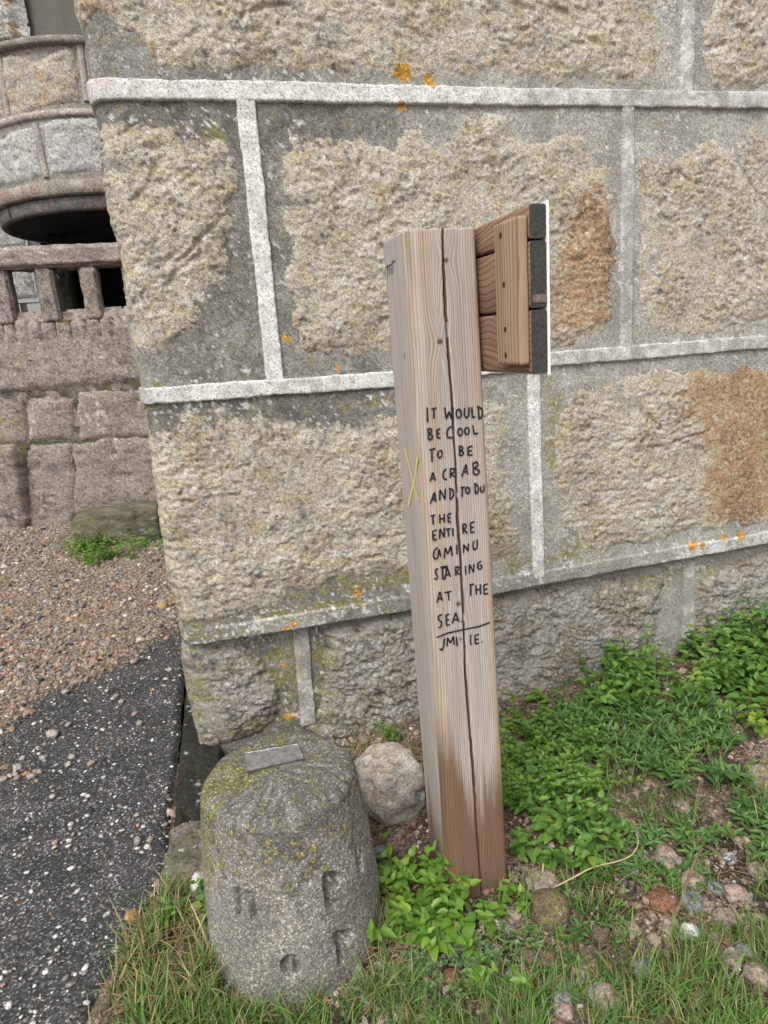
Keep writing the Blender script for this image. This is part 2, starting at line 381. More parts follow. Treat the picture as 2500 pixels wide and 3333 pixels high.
def make_stone(parent, poly, mapf, pal='sandy', cell=0.0045, proud=0.011, seed=1, amp=0.5, strata=0.0, stretch=1.0, gouges=(), pits=0.0, wear=wear_fields, name='stone', edge=0.025, jag=0.024, extra=None, fs=1.0, mat='stone', corner=None, calm=None):
    P = np.array(poly); pad = 0.03*max(1.0, cell/0.005)
    S, Z = np.meshgrid(np.arange(P[:, 0].min() - pad, P[:, 0].max() + pad, cell), np.arange(P[:, 1].min() - pad, P[:, 1].max() + pad, cell), indexing='ij')
    s_, z_ = S*fs, Z*fs
    js = jag*(fbm(s_*13, z_*13, 4, 0.65, seed*5 + 1)); jz = jag*(fbm(s_*13, z_*13, 4, 0.65, seed*5 + 2))
    d = poly_sdf(S + js, Z + jz, [tuple(p) for p in poly])
    ca, sa = math.cos(strata), math.sin(strata)
    U = (s_*ca + z_*sa)/stretch; Vv = (-s_*sa + z_*ca)
    wu = 0.03*fbm(U*7, Vv*7, 3, seed=seed*7 + 3)
    n = 0.030*fbm(U*3.3 + wu, Vv*3.3, 2, 0.5, seed*7 + 1) + 0.003*ridged(U*7 + wu*8, Vv*8.5, 3, 0.5, seed*7 + 2)
    n = n + 0.010*fbm(s_*24 + wu*20, z_*27, 3, 0.6, seed*7 + 4) - 0.016*np.maximum(0, fbm(U*15, Vv*19, 2, 0.5, seed*7 + 6) - 0.22)/0.3 + 0.0085*fbm(s_*85, z_*85, 2, 0.6, seed*7 + 5)
    q = 3.0*fbm(U*4 + wu*10, Vv*5, 4, 0.55, seed*7 + 8); n = n + 0.006*(np.floor(q) + smooth(0.3, 0.7, q - np.floor(q)))
    if pits: n = n - 2*pits*np.maximum(0, fbm(S*19, Z*30, 2, 0.5, seed + 77) - 0.15)/0.3
    n = n*amp
    if calm is not None: n = n*(1 - .6*smooth(-.05, .05, poly_sdf(S, Z, calm)))
    for g in gouges:
        pts, w, dep = g; gd = seg_dist(S + js*0.5, Z + jz*0.5, pts); n = n - dep*smooth(w, 0, gd)
    H = proud*(1 - np.exp(-np.maximum(d, 0)/edge)) - 0.003 + np.minimum(d, 0)*0.6 + n*(0.45 + 0.55*smooth(0.0, 0.09, d))
    lo_ = 0.0035 + 0.25*H; inn = smooth(0.015, 0.05, d); H = H*(1 - inn) + np.maximum(H, lo_)*inn
    if corner is not None: H = np.where(S < corner + 0.10, np.minimum(H, 0.012 + 0.3*H)*smooth(corner + .10, corner, S) + H*smooth(corner, corner + .10, S), H)
    if extra is not None: H = H + extra(S, Z, d)
    F = grid_faces(*S.shape)
    dd = d.ravel(); F = F[(dd[F].max(1) > -0.025*max(1.0, cell/0.005))]
    V = mapf(S, Z, H).reshape(-1, 3)
    if wear is not None:
        r, g, l, o = wear(S, Z)
        C = stone_colour(S, Z, pal, seed, r, g*0.55 + 0.35*smooth(0.04, -0.01, d)*g, l*0.85, o, fs)
    else: C = stone_colour(S, Z, pal, seed, fs=fs)
    V, F, C = compact(V, F, C.reshape(-1, 3))
    return put(name, npmesh(name, V, F[:, ::-1], M[mat], cols=dict(col=C)), parent)

def W(*pts): return [wpt(*p) for p in pts]
back = XC - 0.55
def corner_poly(pts, ztop, zbot):              # a corner block runs on round the corner
    p = W(*pts); return [(back, zbot), (back, ztop)] + p
SA = [(312, 68), (335, 45), (384, 81), (434, 131), (479, 181), (542, 212), (685, 216), (739, 243), (780, 223), (887, 223), (955, 250), (1056, 236), (1191, 243), (1279, 263), (1400, 250), (1481, 239), (1553, 253), (1625, 239), (1734, 260), (1850, 268), (1929, 253), (2023, 275), (2153, 268), (2164, 217), (2161, 108), (2150, 0), (2155, -330)]
polyA = [(back, 2.50)] + W(*SA); polyA = [(back, 3.15)] + polyA[1:]
polyA = [(back, 3.15), (back, 2.42)] + W((300, 90)) + W(*SA)
make_stone(wall, polyA, wall_map, proud=0.012, seed=1, strata=-0.25, stretch=1.2,
           gouges=[(W((1300, 85), (1400, 145)), 0.016, 0.022), (W((780, 90), (800, 50), (930, 15)), 0.012, 0.012), (W((1580, 165), (1590, 180)), 0.02, 0.014), (W((860, 15), (915, 65)), .01, .01)], pits=0.006, corner=XC + RC)
make_stone(wall, W((2320, -330), (2320, 0), (2313, 58), (2284, 123), (2291, 239), (2313, 282), (2428, 289), (2500, 253), (2700, 240), (3000, 240), (3000, -330)), wall_map, proud=0.012, seed=2, pits=0.004, gouges=[(W((2300, 165), (2350, 150)), .02, .015)])
make_stone(wall, [(back, 2.17)] + W((350, 374), (385, 394), (459, 389), (494, 382), (534, 399), (579, 414), (603, 444), (668, 449), (758, 439), (768, 489), (758, 548), (773, 588), (743, 678), (753, 718), (733, 772), (743, 872), (718, 917), (678, 956), (638, 1056), (569, 1106), (519, 1145), (444, 1165)) + [(back, 1.46)], wall_map, proud=0.011, seed=3, strata=0.6, stretch=1.45, amp=0.6, corner=XC + RC,
           gouges=[(W((590, 850), (700, 730), (750, 700)), .012, .012), (W((560, 905), (650, 830), (660, 760)), .010, .010), (W((540, 930), (600, 900)), .014, .010)])
make_stone(wall, W((930, 372), (958, 430), (1024, 445), (1067, 401), (1089, 437), (1168, 430), (1197, 459), (1277, 474), (1306, 408), (1356, 416), (1421, 466), (1487, 445), (1523, 372), (1560, 395), (1602, 365), (1646, 372), (1646, 430), (1747, 474), (1812, 437), (1892, 445), (1942, 517), (1993, 539), (1993, 640), (2000, 763), (2004, 936), (2000, 1031), (1957, 1088), (1819, 1139), (1500, 1150), (1270, 1153), (1139, 1161), (1038, 1146), (973, 1139), (951, 1067), (937, 980), (922, 915), (930, 806), (919, 705), (915, 589), (908, 539), (930, 488)),
           wall_map, proud=0.011, seed=4, strata=0.15, stretch=1.25, amp=0.5)
make_stone(wall, W((2067, 564), (2096, 506), (2154, 492), (2182, 521), (2269, 477), (2305, 441), (2349, 477), (2421, 463), (2450, 405), (2486, 434), (2530, 470), (2800, 480), (3100, 480), (3100, 1000), (2500, 1040), (2411, 1078), (2230, 1100), (2110, 1085), (2087, 965), (2065, 844), (2080, 678)), wall_map, proud=0.011, seed=5, strata=-0.5, stretch=1.2,
           gouges=[(W((2390, 480), (2405, 540), (2440, 600), (2500, 690)), .008, .03)], pits=.005)
make_stone(wall, [(back, 1.28)] + W((507, 1383), (565, 1355), (645, 1326), (708, 1315), (736, 1343), (828, 1343), (908, 1355), (965, 1377), (1023, 1372), (1080, 1355), (1166, 1366), (1240, 1337), (1297, 1337), (1400, 1320), (1572, 1305), (1645, 1311), (1669, 1335), (1645, 1365), (1663, 1389), (1639, 1522), (1651, 1582), (1681, 1624), (1663, 1679), (1699, 1733), (1675, 1805), (1608, 1817), (1450, 1840), (1326, 1858), (1137, 1876), (1023, 1916), (942, 1921), (925, 1967), (794, 2002), (702, 2019), (610, 2040)) + [(back, 0.6)], wall_map, proud=0.011, seed=6, amp=0.45, pits=.006, corner=XC + RC)
make_stone(wall, W((1856, 1251), (1922, 1257), (2006, 1239), (2073, 1202), (2163, 1190), (2199, 1178), (2223, 1202), (2308, 1184), (2344, 1208), (2428, 1178), (2495, 1208), (2800, 1170), (3100, 1150), (3100, 1600), (2500, 1703), (2344, 1727), (2253, 1721), (2163, 1751), (2103, 1763), (2012, 1775), (1952, 1811), (1910, 1799), (1880, 1757), (1838, 1709), (1819, 1630), (1795, 1522), (1807, 1425), (1825, 1311)), wall_map, proud=0.011, seed=7, strata=0.2, stretch=1.3,
           gouges=[(W((2068, 1310), (2100, 1350), (2145, 1398)), .014, .020), (W((2010, 1600), (1940, 1600)), .012, .01), (W((2160, 1560), (2230, 1540)), .010, .009), (W((2190, 1435), (2260, 1415)), .012, .009), (W((1870, 1318), (1990, 1310)), .012, .009)], pits=.008, amp=.42, calm=RUST[1])
make_stone(wall, [(back, 0.45)] + W((604, 2117), (783, 2090), (810, 2112), (875, 2187), (903, 2236), (919, 2329), (870, 2385), (713, 2470), (648, 2520)) + [(back, -0.1)], wall_map, 'low', proud=0.03, seed=8, amp=0.9, corner=XC + RC, strata=-.5, stretch=1.4, edge=.03)
make_stone(wall, W((1060, 2060), (1085, 2040), (1190, 2005), (1337, 1985), (1480, 1955), (1611, 1938), (1736, 1927), (1860, 1905), (1953, 1903), (2034, 1888), (2115, 1897), (2186, 1868), (2191, 1908), (2170, 1963), (2164, 2044), (2150, 2250), (1640, 2350), (1250, 2440), (1010, 2460), (1045, 2300), (1065, 2150)), wall_map, 'low', proud=0.032, seed=9, amp=0.75, strata=-.3, stretch=1.35, edge=.03)
make_stone(wall, W((2300, 1898), (2360, 1860), (2425, 1832), (2500, 1805), (2700, 1770), (3000, 1720), (3000, 2050), (2700, 2150), (2290, 2230), (2285, 2050), (2294, 1936)), wall_map, 'low', proud=0.03, seed=10, amp=0.8, edge=.03)

for k_, (x0_, x1_, z0_, z1_) in enumerate([(3.3, 4.55, 2.36, 3.15), (3.32, 4.5, 1.46, 2.18), (3.34, 4.6, .62, 1.28), (3.0, 4.6, -.05, .42)]):
    make_stone(wall, [(x0_, z0_), (x0_, z1_), (x1_, z1_), (x1_, z0_)], wall_map, 'low' if k_ == 3 else 'sandy', cell=.012, seed=12 + k_)
# ---- raised mortar ribbons, each one piece
PRZ = np.concatenate([[-1.04, -1.0, -0.95, -0.88], np.linspace(-.78, .78, 11), [0.88, 0.95, 1.0, 1.04]])
PRH = 0.0125*np.concatenate([[-.5, .25, .78, .93], np.full(11, 1.0), [.93, .75, .22, -.5]])
def hribbon(L, seed, name='mortar_ribbon'):
    n = 900; s = np.concatenate([np.linspace(XC - 0.45, 2.9, n - 60), np.linspace(2.93, WEND, 60)]); prof_z = PRZ; prof_h = PRH
    S = np.repeat(s[:, None], len(prof_z), 1); zc = line_z(L, s)[:, None]
    e = 0.0035*fbm(S*22, np.sign(prof_z)[None, :]*3 + 0*S, 4, 0.6, seed) + 0.004*fbm(S*3, 0*S + np.sign(prof_z)[None, :], 2, .5, seed + 3)
    Zz = zc + prof_z[None, :]*L['hh'] + e*np.abs(np.sign(prof_z))[None, :] + 0.0*S
    H = prof_h[None, :]*(1 + 0.25*fbm(S*11, Zz*11, 3, seed=seed)) + 0.0012*fbm(S*70, Zz*70, 2, seed=seed)
    V = wall_map(S, Zz, H)
    V[..., 1] -= recess(S, Zz)                     # the ledge ribbon does not step back
    V = V.reshape(-1, 3); F = grid_faces(n, len(prof_z))
    paint = np.interp(S, [p[0] for p in L['paint']], [p[1] for p in L['paint']])
    r, g, l, o = wear_fields(S, Zz)
    pink = smooth(0.10, 0.0, S - XC)*(1.0 if seed == 101 else 0.3)
    grm = g*0.8*(paint < 0.5) + 0.2
    me = npmesh(name, V, F[:, ::-1], M['paint' if seed < 103 else 'mortar'], cols=dict(col=mortar_colour(S, Zz, grm, l*(0.45 + .5*(seed == 103)), o, paint, pink).reshape(-1, 3)))
    put(name, me, wall)
for i, L in enumerate(LINES_H): hribbon(L, 101 + i)
def vribbon(D, seed):
    n = 220; t = np.linspace(0, 1, n); xs = D['t'][0] + (D['b'][0] - D['t'][0])*t; zs = D['t'][1] + .012 + (D['b'][1] - D['t'][1] - .034)*t
    pr = PRZ; ph = PRH*0.86
    Zz = np.repeat(zs[:, None], len(pr), 1)
    e = 0.003*fbm(Zz*24, np.sign(pr)[None, :]*3 + 0*Zz, 4, 0.6, seed) + 0.004*fbm(Zz*3.3, 0*Zz + np.sign(pr)[None, :], 2, .5, seed + 2)
    S = xs[:, None] + pr[None, :]*D['hw'] + e
    H = ph[None, :]*(1 + 0.25*fbm(S*11, Zz*11, 3, seed=seed)) + 0.0012*fbm(S*70, Zz*70, 2, seed=seed)
    V = wall_map(S, Zz, H).reshape(-1, 3)
    r, g, l, o = wear_fields(S, Zz)
    me = npmesh('mortar_ribbon', V, grid_faces(n, len(pr)), M['paint'], cols=dict(col=mortar_colour(S, Zz, 0.2 + g*0.7*(D['paint'] < .5), l*0.6, o, np.full_like(S, D['paint']) + 0.06*fbm(Zz*5, 0*Zz, 2, seed=seed)).reshape(-1, 3)))
    put('mortar_ribbon', me, wall)
for i, D in enumerate(LINES_V): vribbon(D, 111 + i)

# ------------------------------------------------------------------ ground, asphalt, gravel
def G(px, py, z=0.0):
    p = on_z(px, py, z); return (p[0], p[1])
EDGE = [G(*p) for p in [(640, 1700), (606, 2230), (592, 2400), (577, 2600), (560, 2760), (548, 2860), (500, 2930), (440, 3010), (395, 3120), (330, 3230), (285, 3333), (200, 3600)]]
EDGE = sorted([(y, x) for x, y in EDGE]); EDGE = [(-3, EDGE[0][1] - 1.2)] + EDGE + [(9, -0.24)]
def edge_x(y): return np.interp(y, [e[0] for e in EDGE], [e[1] for e in EDGE])
def ground_z(x, y):
    return 0.012*fbm(np.asarray(x)*2.2, np.asarray(y)*2.2, 3, seed=401)
M['soil'] = rock_material('damp soil', grain=160.0, gr=(0.35, 0.6, 0.9, 1.05, 1.6, 2.6), bump_s=45.0, bump_d=0.014, rough=0.95)
X, Y = np.meshgrid(np.concatenate([np.arange(-1.2, 2.8, 0.011), np.arange(2.8, 5.5, .03)]), np.arange(0.1, 2.36, 0.011), indexing='ij')
Zs = ground_z(X, Y) + 0.006*fbm(X*14, Y*14, 3, .6, 405) - 0.05*smooth(0.0, -0.05, X - edge_x(Y))
n1 = fbm(X*4, Y*4, 4, .55, 411); n2 = fbm(X*22, Y*22, 3, .6, 412)
C = lerp(lerp(np.broadcast_to((0.115, 0.085, 0.062), X.shape + (3,)), (0.055, 0.042, 0.032), smooth(-.2, .4, n1 + .5*n2)), (0.24, 0.165, 0.125), smooth(.15, .5, n2 - .5*n1 + .1)*.8)
me = npmesh('soil', np.stack([X, Y, Zs], -1).reshape(-1, 3), grid_faces(*X.shape), M['soil'], cols=dict(col=C.reshape(-1, 3)))
put('soil', me, None, 'structure')
bm = bmesh.new(); bmesh.ops.create_grid(bm, x_segments=8, y_segments=8, size=150)
for v in bm.verts: v.co.z = -0.09
put('ground', bmmesh('ground', bm, plain('distant ground', (0.16, 0.12, 0.09), (0.24, 0.18, 0.13), 3.0)), None, 'structure')

GRAVEL = [G(*p) for p in [(-260, 2560), (-60, 2500), (40, 2400), (130, 2290), (230, 2240), (330, 2210), (420, 2170), (520, 2100), (600, 2050), (680, 1960)]] + [(-0.1, 7.4), (-6, 7.4), (-6, 2.0)]
GRAVEL2 = [G(*p) for p in [(-300, 2470), (40, 2450), (180, 2480), (150, 2540), (20, 2570), (-300, 2600)]]
def gravel_d(x, y):
    j = 0.10*fbm(x*3, y*3, 3, .55, 431)
    return np.maximum(poly_sdf(x + j, y + j, GRAVEL), poly_sdf(x + .5*j, y + .5*j, GRAVEL2) - 0.06)
ts = np.concatenate([np.arange(-6.5, -2.0, 0.08), np.arange(-2.0, 0.0001, 0.013)]); ys = np.arange(0.1, 6.9, 0.013)
T, Y = np.meshgrid(ts, ys, indexing='ij'); X = T + edge_x(Y) + 0.012*fbm(Y*7, 0*Y, 3, seed=433)
gd = gravel_d(X, Y)
Zs = 0.004 + 0.006*fbm(X*3, Y*3, 3, seed=434) + 0.0022*fbm(X*45, Y*45, 2, .6, seed=436) - 0.03*smooth(-0.035, 0.0, T) + 0.006*smooth(0, .1, gd)
n1 = fbm(X*5, Y*5, 4, .55, 437); n2 = fbm(X*30, Y*30, 3, .6, 438)
C = lerp(np.broadcast_to((0.052, 0.052, 0.053), X.shape + (3,)), (0.075, 0.073, 0.072), smooth(-.3, .4, n1 + .3*n2))
C = lerp(C, lerp(np.broadcast_to((0.14, 0.105, 0.072), C.shape), (0.21, 0.165, 0.115), smooth(-.3, .4, n2)), smooth(-.02, .12, gd + .05*n2)*.95)
M['asphalt'] = rock_material('asphalt', grain=190.0, gr=(0.45, 0.62, 0.85, 1.1, 2.2, 5.5), bump_s=130.0, bump_d=0.006, cell_b=.8, rough=0.75)
put('asphalt_path', npmesh('asphalt_path', np.stack([X, Y, Zs], -1).reshape(-1, 3), grid_faces(*X.shape), M['asphalt'], cols=dict(col=C.reshape(-1, 3))), None, 'structure')

def ico(sub):
    bm = bmesh.new(); bmesh.ops.create_icosphere(bm, subdivisions=sub, radius=1.0); bm.verts.ensure_lookup_table()
    V = np.array([v.co[:] for v in bm.verts]); F = np.array([[v.index for v in f.verts] for f in bm.faces]); bm.free(); return V, F
def n3(V, f, octv, seed):
    return (fbm(V[:, 0]*f + V[:, 2]*f*.73, V[:, 1]*f - V[:, 2]*f*.61, octv, .55, seed) + fbm(V[:, 1]*f + 5, V[:, 2]*f + V[:, 0]*f*.4, octv, .55, seed + 50))*.6
def pebble_variants(sub, k, seed, amt=0.25):
    out = []
    V0, F0 = ico(sub)
    for i in range(k):
        r = 1 + amt*n3(V0*1.0 + 7*i, 0.9, 2, seed + i) + rng.normal(0, amt*.25, len(V0))*(sub == 1)
        out.append((V0*r[:, None], F0))
    return out
def rotmats(n, tilt):
    a = rng.uniform(0, 2*np.pi, n); b = rng.normal(0, tilt, n); c = rng.normal(0, tilt, n)
    ca, sa, cb, sb, cc, sc = np.cos(a), np.sin(a), np.cos(b), np.sin(b), np.cos(c), np.sin(c)
    Rz = np.zeros((n, 3, 3)); Rz[:, 0, 0] = ca; Rz[:, 0, 1] = -sa; Rz[:, 1, 0] = sa; Rz[:, 1, 1] = ca; Rz[:, 2, 2] = 1
    Rx = np.zeros((n, 3, 3)); Rx[:, 0, 0] = 1; Rx[:, 1, 1] = cb; Rx[:, 1, 2] = -sb; Rx[:, 2, 1] = sb; Rx[:, 2, 2] = cb
    Ry = np.zeros((n, 3, 3)); Ry[:, 1, 1] = 1; Ry[:, 0, 0] = cc; Ry[:, 0, 2] = sc; Ry[:, 2, 0] = -sc; Ry[:, 2, 2] = cc
    return Rz @ Rx @ Ry
def scatter(variants, pos, scl, cols, tilt=0.25):
    """many small pieces merged into one mesh: returns V, F, C"""
    n = len(pos); R = rotmats(n, tilt); which = rng.integers(0, len(variants), n); Vs, Fs, Cs, off = [], [], [], 0
    for i, (bv, bf) in enumerate(variants):
        m = which == i
        if not m.any(): continue
        P = np.einsum('nij,nvj->nvi', R[m], bv[None]*scl[m][:, None, :]) + pos[m][:, None, :]
        k = m.sum(); Vs.append(P.reshape(-1, 3)); Fs.append((bf[None] + (np.arange(k)*len(bv))[:, None, None] + off).reshape(-1, bf.shape[1]))
        Cs.append(np.repeat(cols[m], len(bv), 0)); off += k*len(bv)
    return np.concatenate(Vs), np.concatenate(Fs), np.concatenate(Cs)
PEB = np.array([(0.33, 0.235, 0.18), (0.29, 0.22, 0.155), (0.37, 0.285, 0.235), (0.26, 0.19, 0.13), (0.30, 0.28, 0.26), (0.20, 0.19, 0.185), (0.58, 0.56, 0.52), (0.05, 0.05, 0.052), (0.42, 0.24, 0.11), (0.27, 0.14, 0.09)])
def peb_cols(n, w): 
    w = np.array(w, float); return PEB[rng.choice(len(PEB), n, p=w/w.sum())]*rng.uniform(.75, 1.25, (n, 1))
M['pebble'] = rock_material('pebble', grain=220.0, gr=(0.45, 0.7, 0.95, 1.05, 1.2, 1.4), bump_s=120.0, bump_d=0.003)
# loose gravel (uncountable)
n = 34000; gx = rng.uniform(-2.6, -0.2, n); gy = 2.2 + (6.8 - 2.2)*rng.uniform(0, 1, n)**1.15
d = gravel_d(gx, gy); keep = (rng.uniform(0, 1, n) < np.clip(0.18 + d*4.5, 0, 1)*(d > -0.05)) & (gx < edge_x(gy) - 0.01); gx, gy = gx[keep], gy[keep]; n = len(gx)
sz = np.clip(rng.lognormal(math.log(0.0078), 0.42, n), 0.003, 0.022)
pos = np.stack([gx, gy, 0.008 + sz*0.35], 1); scl = np.stack([sz*rng.uniform(.9, 1.5, n), sz*rng.uniform(.8, 1.2, n), sz*rng.uniform(.55, .9, n)], 1)
V, F, C = scatter(pebble_variants(1, 8, 500, .45), pos, scl, peb_cols(n, [4, 4.5, 5, 5, 3.2, 3.0, .9, 1.2, .5, .6]), .4)
put('gravel', npmesh('gravel', V, F, M['pebble'], False, cols=dict(col=C)), None, 'stuff')['label'] = 'loose pinkish tan gravel spread over the path'
# pale chips bound into the asphalt
n = 5000; gx = rng.uniform(-2.0, -0.2, n); gy = 1.0 + 3.2*rng.uniform(0, 1, n)**1.3
keep = (gravel_d(gx, gy) < 0.02) & (gx < edge_x(gy) - 0.015); gx, gy = gx[keep], gy[keep]; n = len(gx)
sz = np.clip(rng.lognormal(math.log(0.0042), 0.45, n), 0.002, 0.012); pos = np.stack([gx, gy, np.full(n, 0.0055)], 1)
scl = np.stack([sz*rng.uniform(1, 1.7, n), sz, sz*.45], 1)
V, F, C = scatter(pebble_variants(1, 6, 520, .3), pos, scl, peb_cols(n, [.6, .5, 1, .6, 2.5, 2, 6, .2, .3, .1]), .12)
put('asphalt_chips', npmesh('asphalt_chips', V, F, M['pebble'], True, cols=dict(col=C)), None, 'stuff')['label'] = 'small pale stone chips bound into the black asphalt'
# granite grit on the soil
n = 12000; gx = rng.uniform(-.6, 2.7, n); gy = rng.uniform(0.75, 2.25, n); dn = fbm(gx*3, gy*3, 3, .5, 540)
keep = rng.uniform(0, 1, n) < smooth(-.25, .3, dn + .25*(gx > .9)) * (gx > edge_x(gy) - .03); gx, gy = gx[keep], gy[keep]; n = len(gx)
sz = np.clip(rng.lognormal(math.log(0.0052), 0.5, n), 0.002, 0.014); pos = np.stack([gx, gy, ground_z(gx, gy) + 0.004], 1)
scl = np.stack([sz*rng.uniform(.9, 1.5, n), sz*rng.uniform(.8, 1.2, n), sz*rng.uniform(.6, .9, n)], 1)
V, F, C = scatter(pebble_variants(1, 8, 560, .45), pos, scl, peb_cols(n, [6, 4, 6, 3, 3, 2, 1.2, 1.2, .7, 1]), .4)
put('granite_grit', npmesh('granite_grit', V, F, M['pebble'], False, cols=dict(col=C)), None, 'stuff')['label'] = 'pinkish granite grit scattered on the dark soil'

# ------------------------------------------------------------------ footing stones beside the wall corner
PAL['wet_shade'] = ((0.032, 0.032, 0.025), (0.024, 0.025, 0.018), (0.055, 0.054, 0.043), (0.02, 0.02, 0.017), (0.05, 0.048, 0.022))  # wet stone with the shadow beside the wall mixed into the colours
PAL['damp'] = ((0.17, 0.155, 0.115), (0.13, 0.12, 0.085), (0.24, 0.225, 0.19), (0.10, 0.095, 0.075), (0.16, 0.145, 0.07))
def flat_map(z0, fall=None):
    def f(S, Z, H): return np.stack([S, Z, z0 + H], -1)
    return f
edgep = lambda y: float(edge_x(y))
def slab_skirt(S, Z, d): return -0.10*smooth(0.012, -0.02, d)
make_stone(wall, [(edgep(1.98) + .005, 1.98), (edgep(2.4) + .006, 2.4), (edgep(2.9) + .012, 2.9), (-.235, 3.6), (-.12, 3.6), (-.10, 2.3), (-.11, 1.98)], flat_map(0.055), 'wet_shade', cell=.006, proud=.012, amp=.5, seed=21, wear=None, name='footing_stone', extra=slab_skirt, jag=.012)
make_stone(wall, [(edgep(1.70) + .01, 1.72), (edgep(1.85) + .005, 1.95), (-.11, 1.96), (-.10, 1.70)], flat_map(0.035), 'damp', cell=.005, proud=.012, amp=.6, seed=22, wear=None, name='footing_stone', extra=slab_skirt, jag=.014)

# ------------------------------------------------------------------ concrete bollard
BC = (0.062, 1.475); BH = 0.475
def bol_r(z): return 0.226 + (0.186 - 0.226)*np.clip(z/BH, -0.2, 1.0) + 0.006*np.sin(np.clip(z/BH, 0, 1)*np.pi)
def on_bollard(px, py):
    r = ray(px, py); t = np.linspace(0.3, 1.4, 6000)/FPX*1.0
    t = np.linspace(0.8, 2.6, 9000)/np.linalg.norm(r)
    P = CAM[None] + r[None]*t[:, None]
    q = np.hypot(P[:, 0] - BC[0], P[:, 1] - BC[1]) - bol_r(P[:, 2]); i = np.argmax(q < 0)
    return (math.atan2(P[i, 0] - BC[0], -(P[i, 1] - BC[1]))*0.21, P[i, 2])
def Zm(*pts): return [on_bollard(650 + a*.3918, 2700 + b*.3918) for a, b in pts]
CARVE = [Zm((306, 515), (326, 740)), Zm((325, 520), (372, 600), (405, 545)), Zm((412, 545), (460, 752)),
         Zm((1052, 395), (1062, 500), (1078, 632)), Zm((1060, 392), (1130, 385), (1168, 430), (1140, 475), (1075, 482)), Zm((1078, 632), (1125, 630)),
         Zm((1312, 165), (1322, 250), (1335, 340)), Zm((1352, 150), (1350, 250), (1352, 325), (1335, 345)),
         Zm((1140, 885), (1160, 895), (1185, 1112)), Zm((1160, 885), (1235, 862), (1272, 895), (1240, 940), (1178, 948)),
         Zm(*[(758 + 55*math.cos(a), 1130 + 72*math.sin(a)) for a in np.linspace(-1.2, 4.9, 14)])]
nth, nz = 620, 210
th = np.linspace(-np.pi, np.pi, nth + 1)[:-1]
zz = np.linspace(-0.08, BH - 0.032, nz)
TH, ZZ = np.meshgrid(th, zz, indexing='ij')
wob = 1 + 0.016*np.cos(4*TH + .3) + 0.010*np.cos(8*TH)
RR = bol_r(ZZ)*wob + 0.0035*fbm(TH*2.2, ZZ*7, 3, seed=601) + 0.0016*fbm(TH*14, ZZ*66, 3, .6, seed=604)
cd_ = np.full(TH.shape, 1e9)
for st in CARVE: cd_ = np.minimum(cd_, seg_dist(TH*0.21 + .0015*fbm(TH*20, ZZ*90, 2, seed=3), ZZ, st))
RR = RR - 0.024*smooth(0.0105, 0.0060, cd_)
# shoulder and top
sh = np.linspace(0, np.pi/2, 12)[1:]; rows_r, rows_z = [], []
r0 = bol_r(BH - .032)
for a in sh: rows_r.append(r0 - 0.034*(1 - math.cos(a))); rows_z.append(BH - .032 + 0.030*math.sin(a))
rt = rows_r[-1]
for f in np.linspace(1, 0.02, 40)[1:]: rows_r.append(rt*f); rows_z.append(BH - .002 + 0.006*(1 - f*f))
TH2, K = np.meshgrid(th, np.arange(len(rows_r)), indexing='ij'); R2 = np.array(rows_r)[K]*(1 + (0.016*np.cos(4*TH2 + .3) + 0.01*np.cos(8*TH2))*np.minimum(1, np.array(rows_r)[K]/rt)); Z2 = np.array(rows_z)[K]
x2, y2 = R2*np.sin(TH2), R2*np.cos(TH2)
Z2 = Z2 + 0.004*fbm(x2*14, y2*14, 3, seed=611) + 0.002*fbm(x2*60, y2*60, 3, .6, seed=612)
RA = np.concatenate([RR, R2], 1); ZA = np.concatenate([ZZ, Z2], 1); TA = np.concatenate([TH, TH2], 1)
XA, YA = BC[0] + RA*np.sin(TA), BC[1] - RA*np.cos(TA)
F = grid_faces(*RA.shape); nr = RA.shape[1]; i0 = np.arange(nr - 1)
F = np.concatenate([F, np.stack([(nth - 1)*nr + i0, i0, i0 + 1, (nth - 1)*nr + i0 + 1], 1)])
n1 = fbm(TA*1.7 + 3, ZA*8, 4, .55, 621); n2 = fbm(TA*6 + 2*RA, ZA*30 + RA*12, 4, .6, 622); n4 = fbm(XA*90 + ZA*40, YA*90 + ZA*60, 2, .6, 623)
C = lerp(np.broadcast_to((0.195, 0.185, 0.16), RA.shape + (3,)), (0.26, 0.247, 0.215), smooth(-.3, .4, n1 + .3*n2))
up = smooth(.22, .44, ZA)
C = lerp(C, (0.085, 0.083, 0.075), np.clip(eat(up*.75, .7*n1 + .5*n2, .42, .4)*.8, 0, 1))
leftm = smooth(-.8, -1.35, TA)*smooth(-2.6, -1.9, TA)*smooth(.16, .30, ZA)
moss = np.maximum(leftm*.95, up*.30*smooth(.14, .0, np.abs(ZA - .34)) + .38*up)
moss = np.maximum(moss, smooth(.9, 1.6, np.abs(TA - .0))*up*.55)
m = eat(moss, .75*n2 + .5*n4 + .3*n1, .60, .36)
C = lerp(C, lerp(np.broadcast_to((0.11, 0.105, 0.03), C.shape), (0.215, 0.20, 0.06), smooth(-.4, .4, n4)), m*.72)
m = eat(up*smooth(.2, .0, np.abs(ZA - .33)), .9*n2 + .8*n4, .98, .25)*(np.abs(TA) < 1.1); C = lerp(C, (0.30, 0.235, 0.075), m*.5)
M['concrete'] = rock_material('exposed aggregate concrete', grain=280.0, gr=(0.52, 0.70, 0.90, 1.06, 1.5, 2.6), bump_s=160.0, bump_d=0.0018, cell_b=.4)
bol = thing('bollard', 'squat round grey concrete bollard with mossy top and carved letters', 'bollard', (BC[0], BC[1], 0))
put('shaft', npmesh('shaft', np.stack([XA, YA, ZA], -1).reshape(-1, 3), F, M['concrete'], cols=dict(col=C.reshape(-1, 3))), bol)
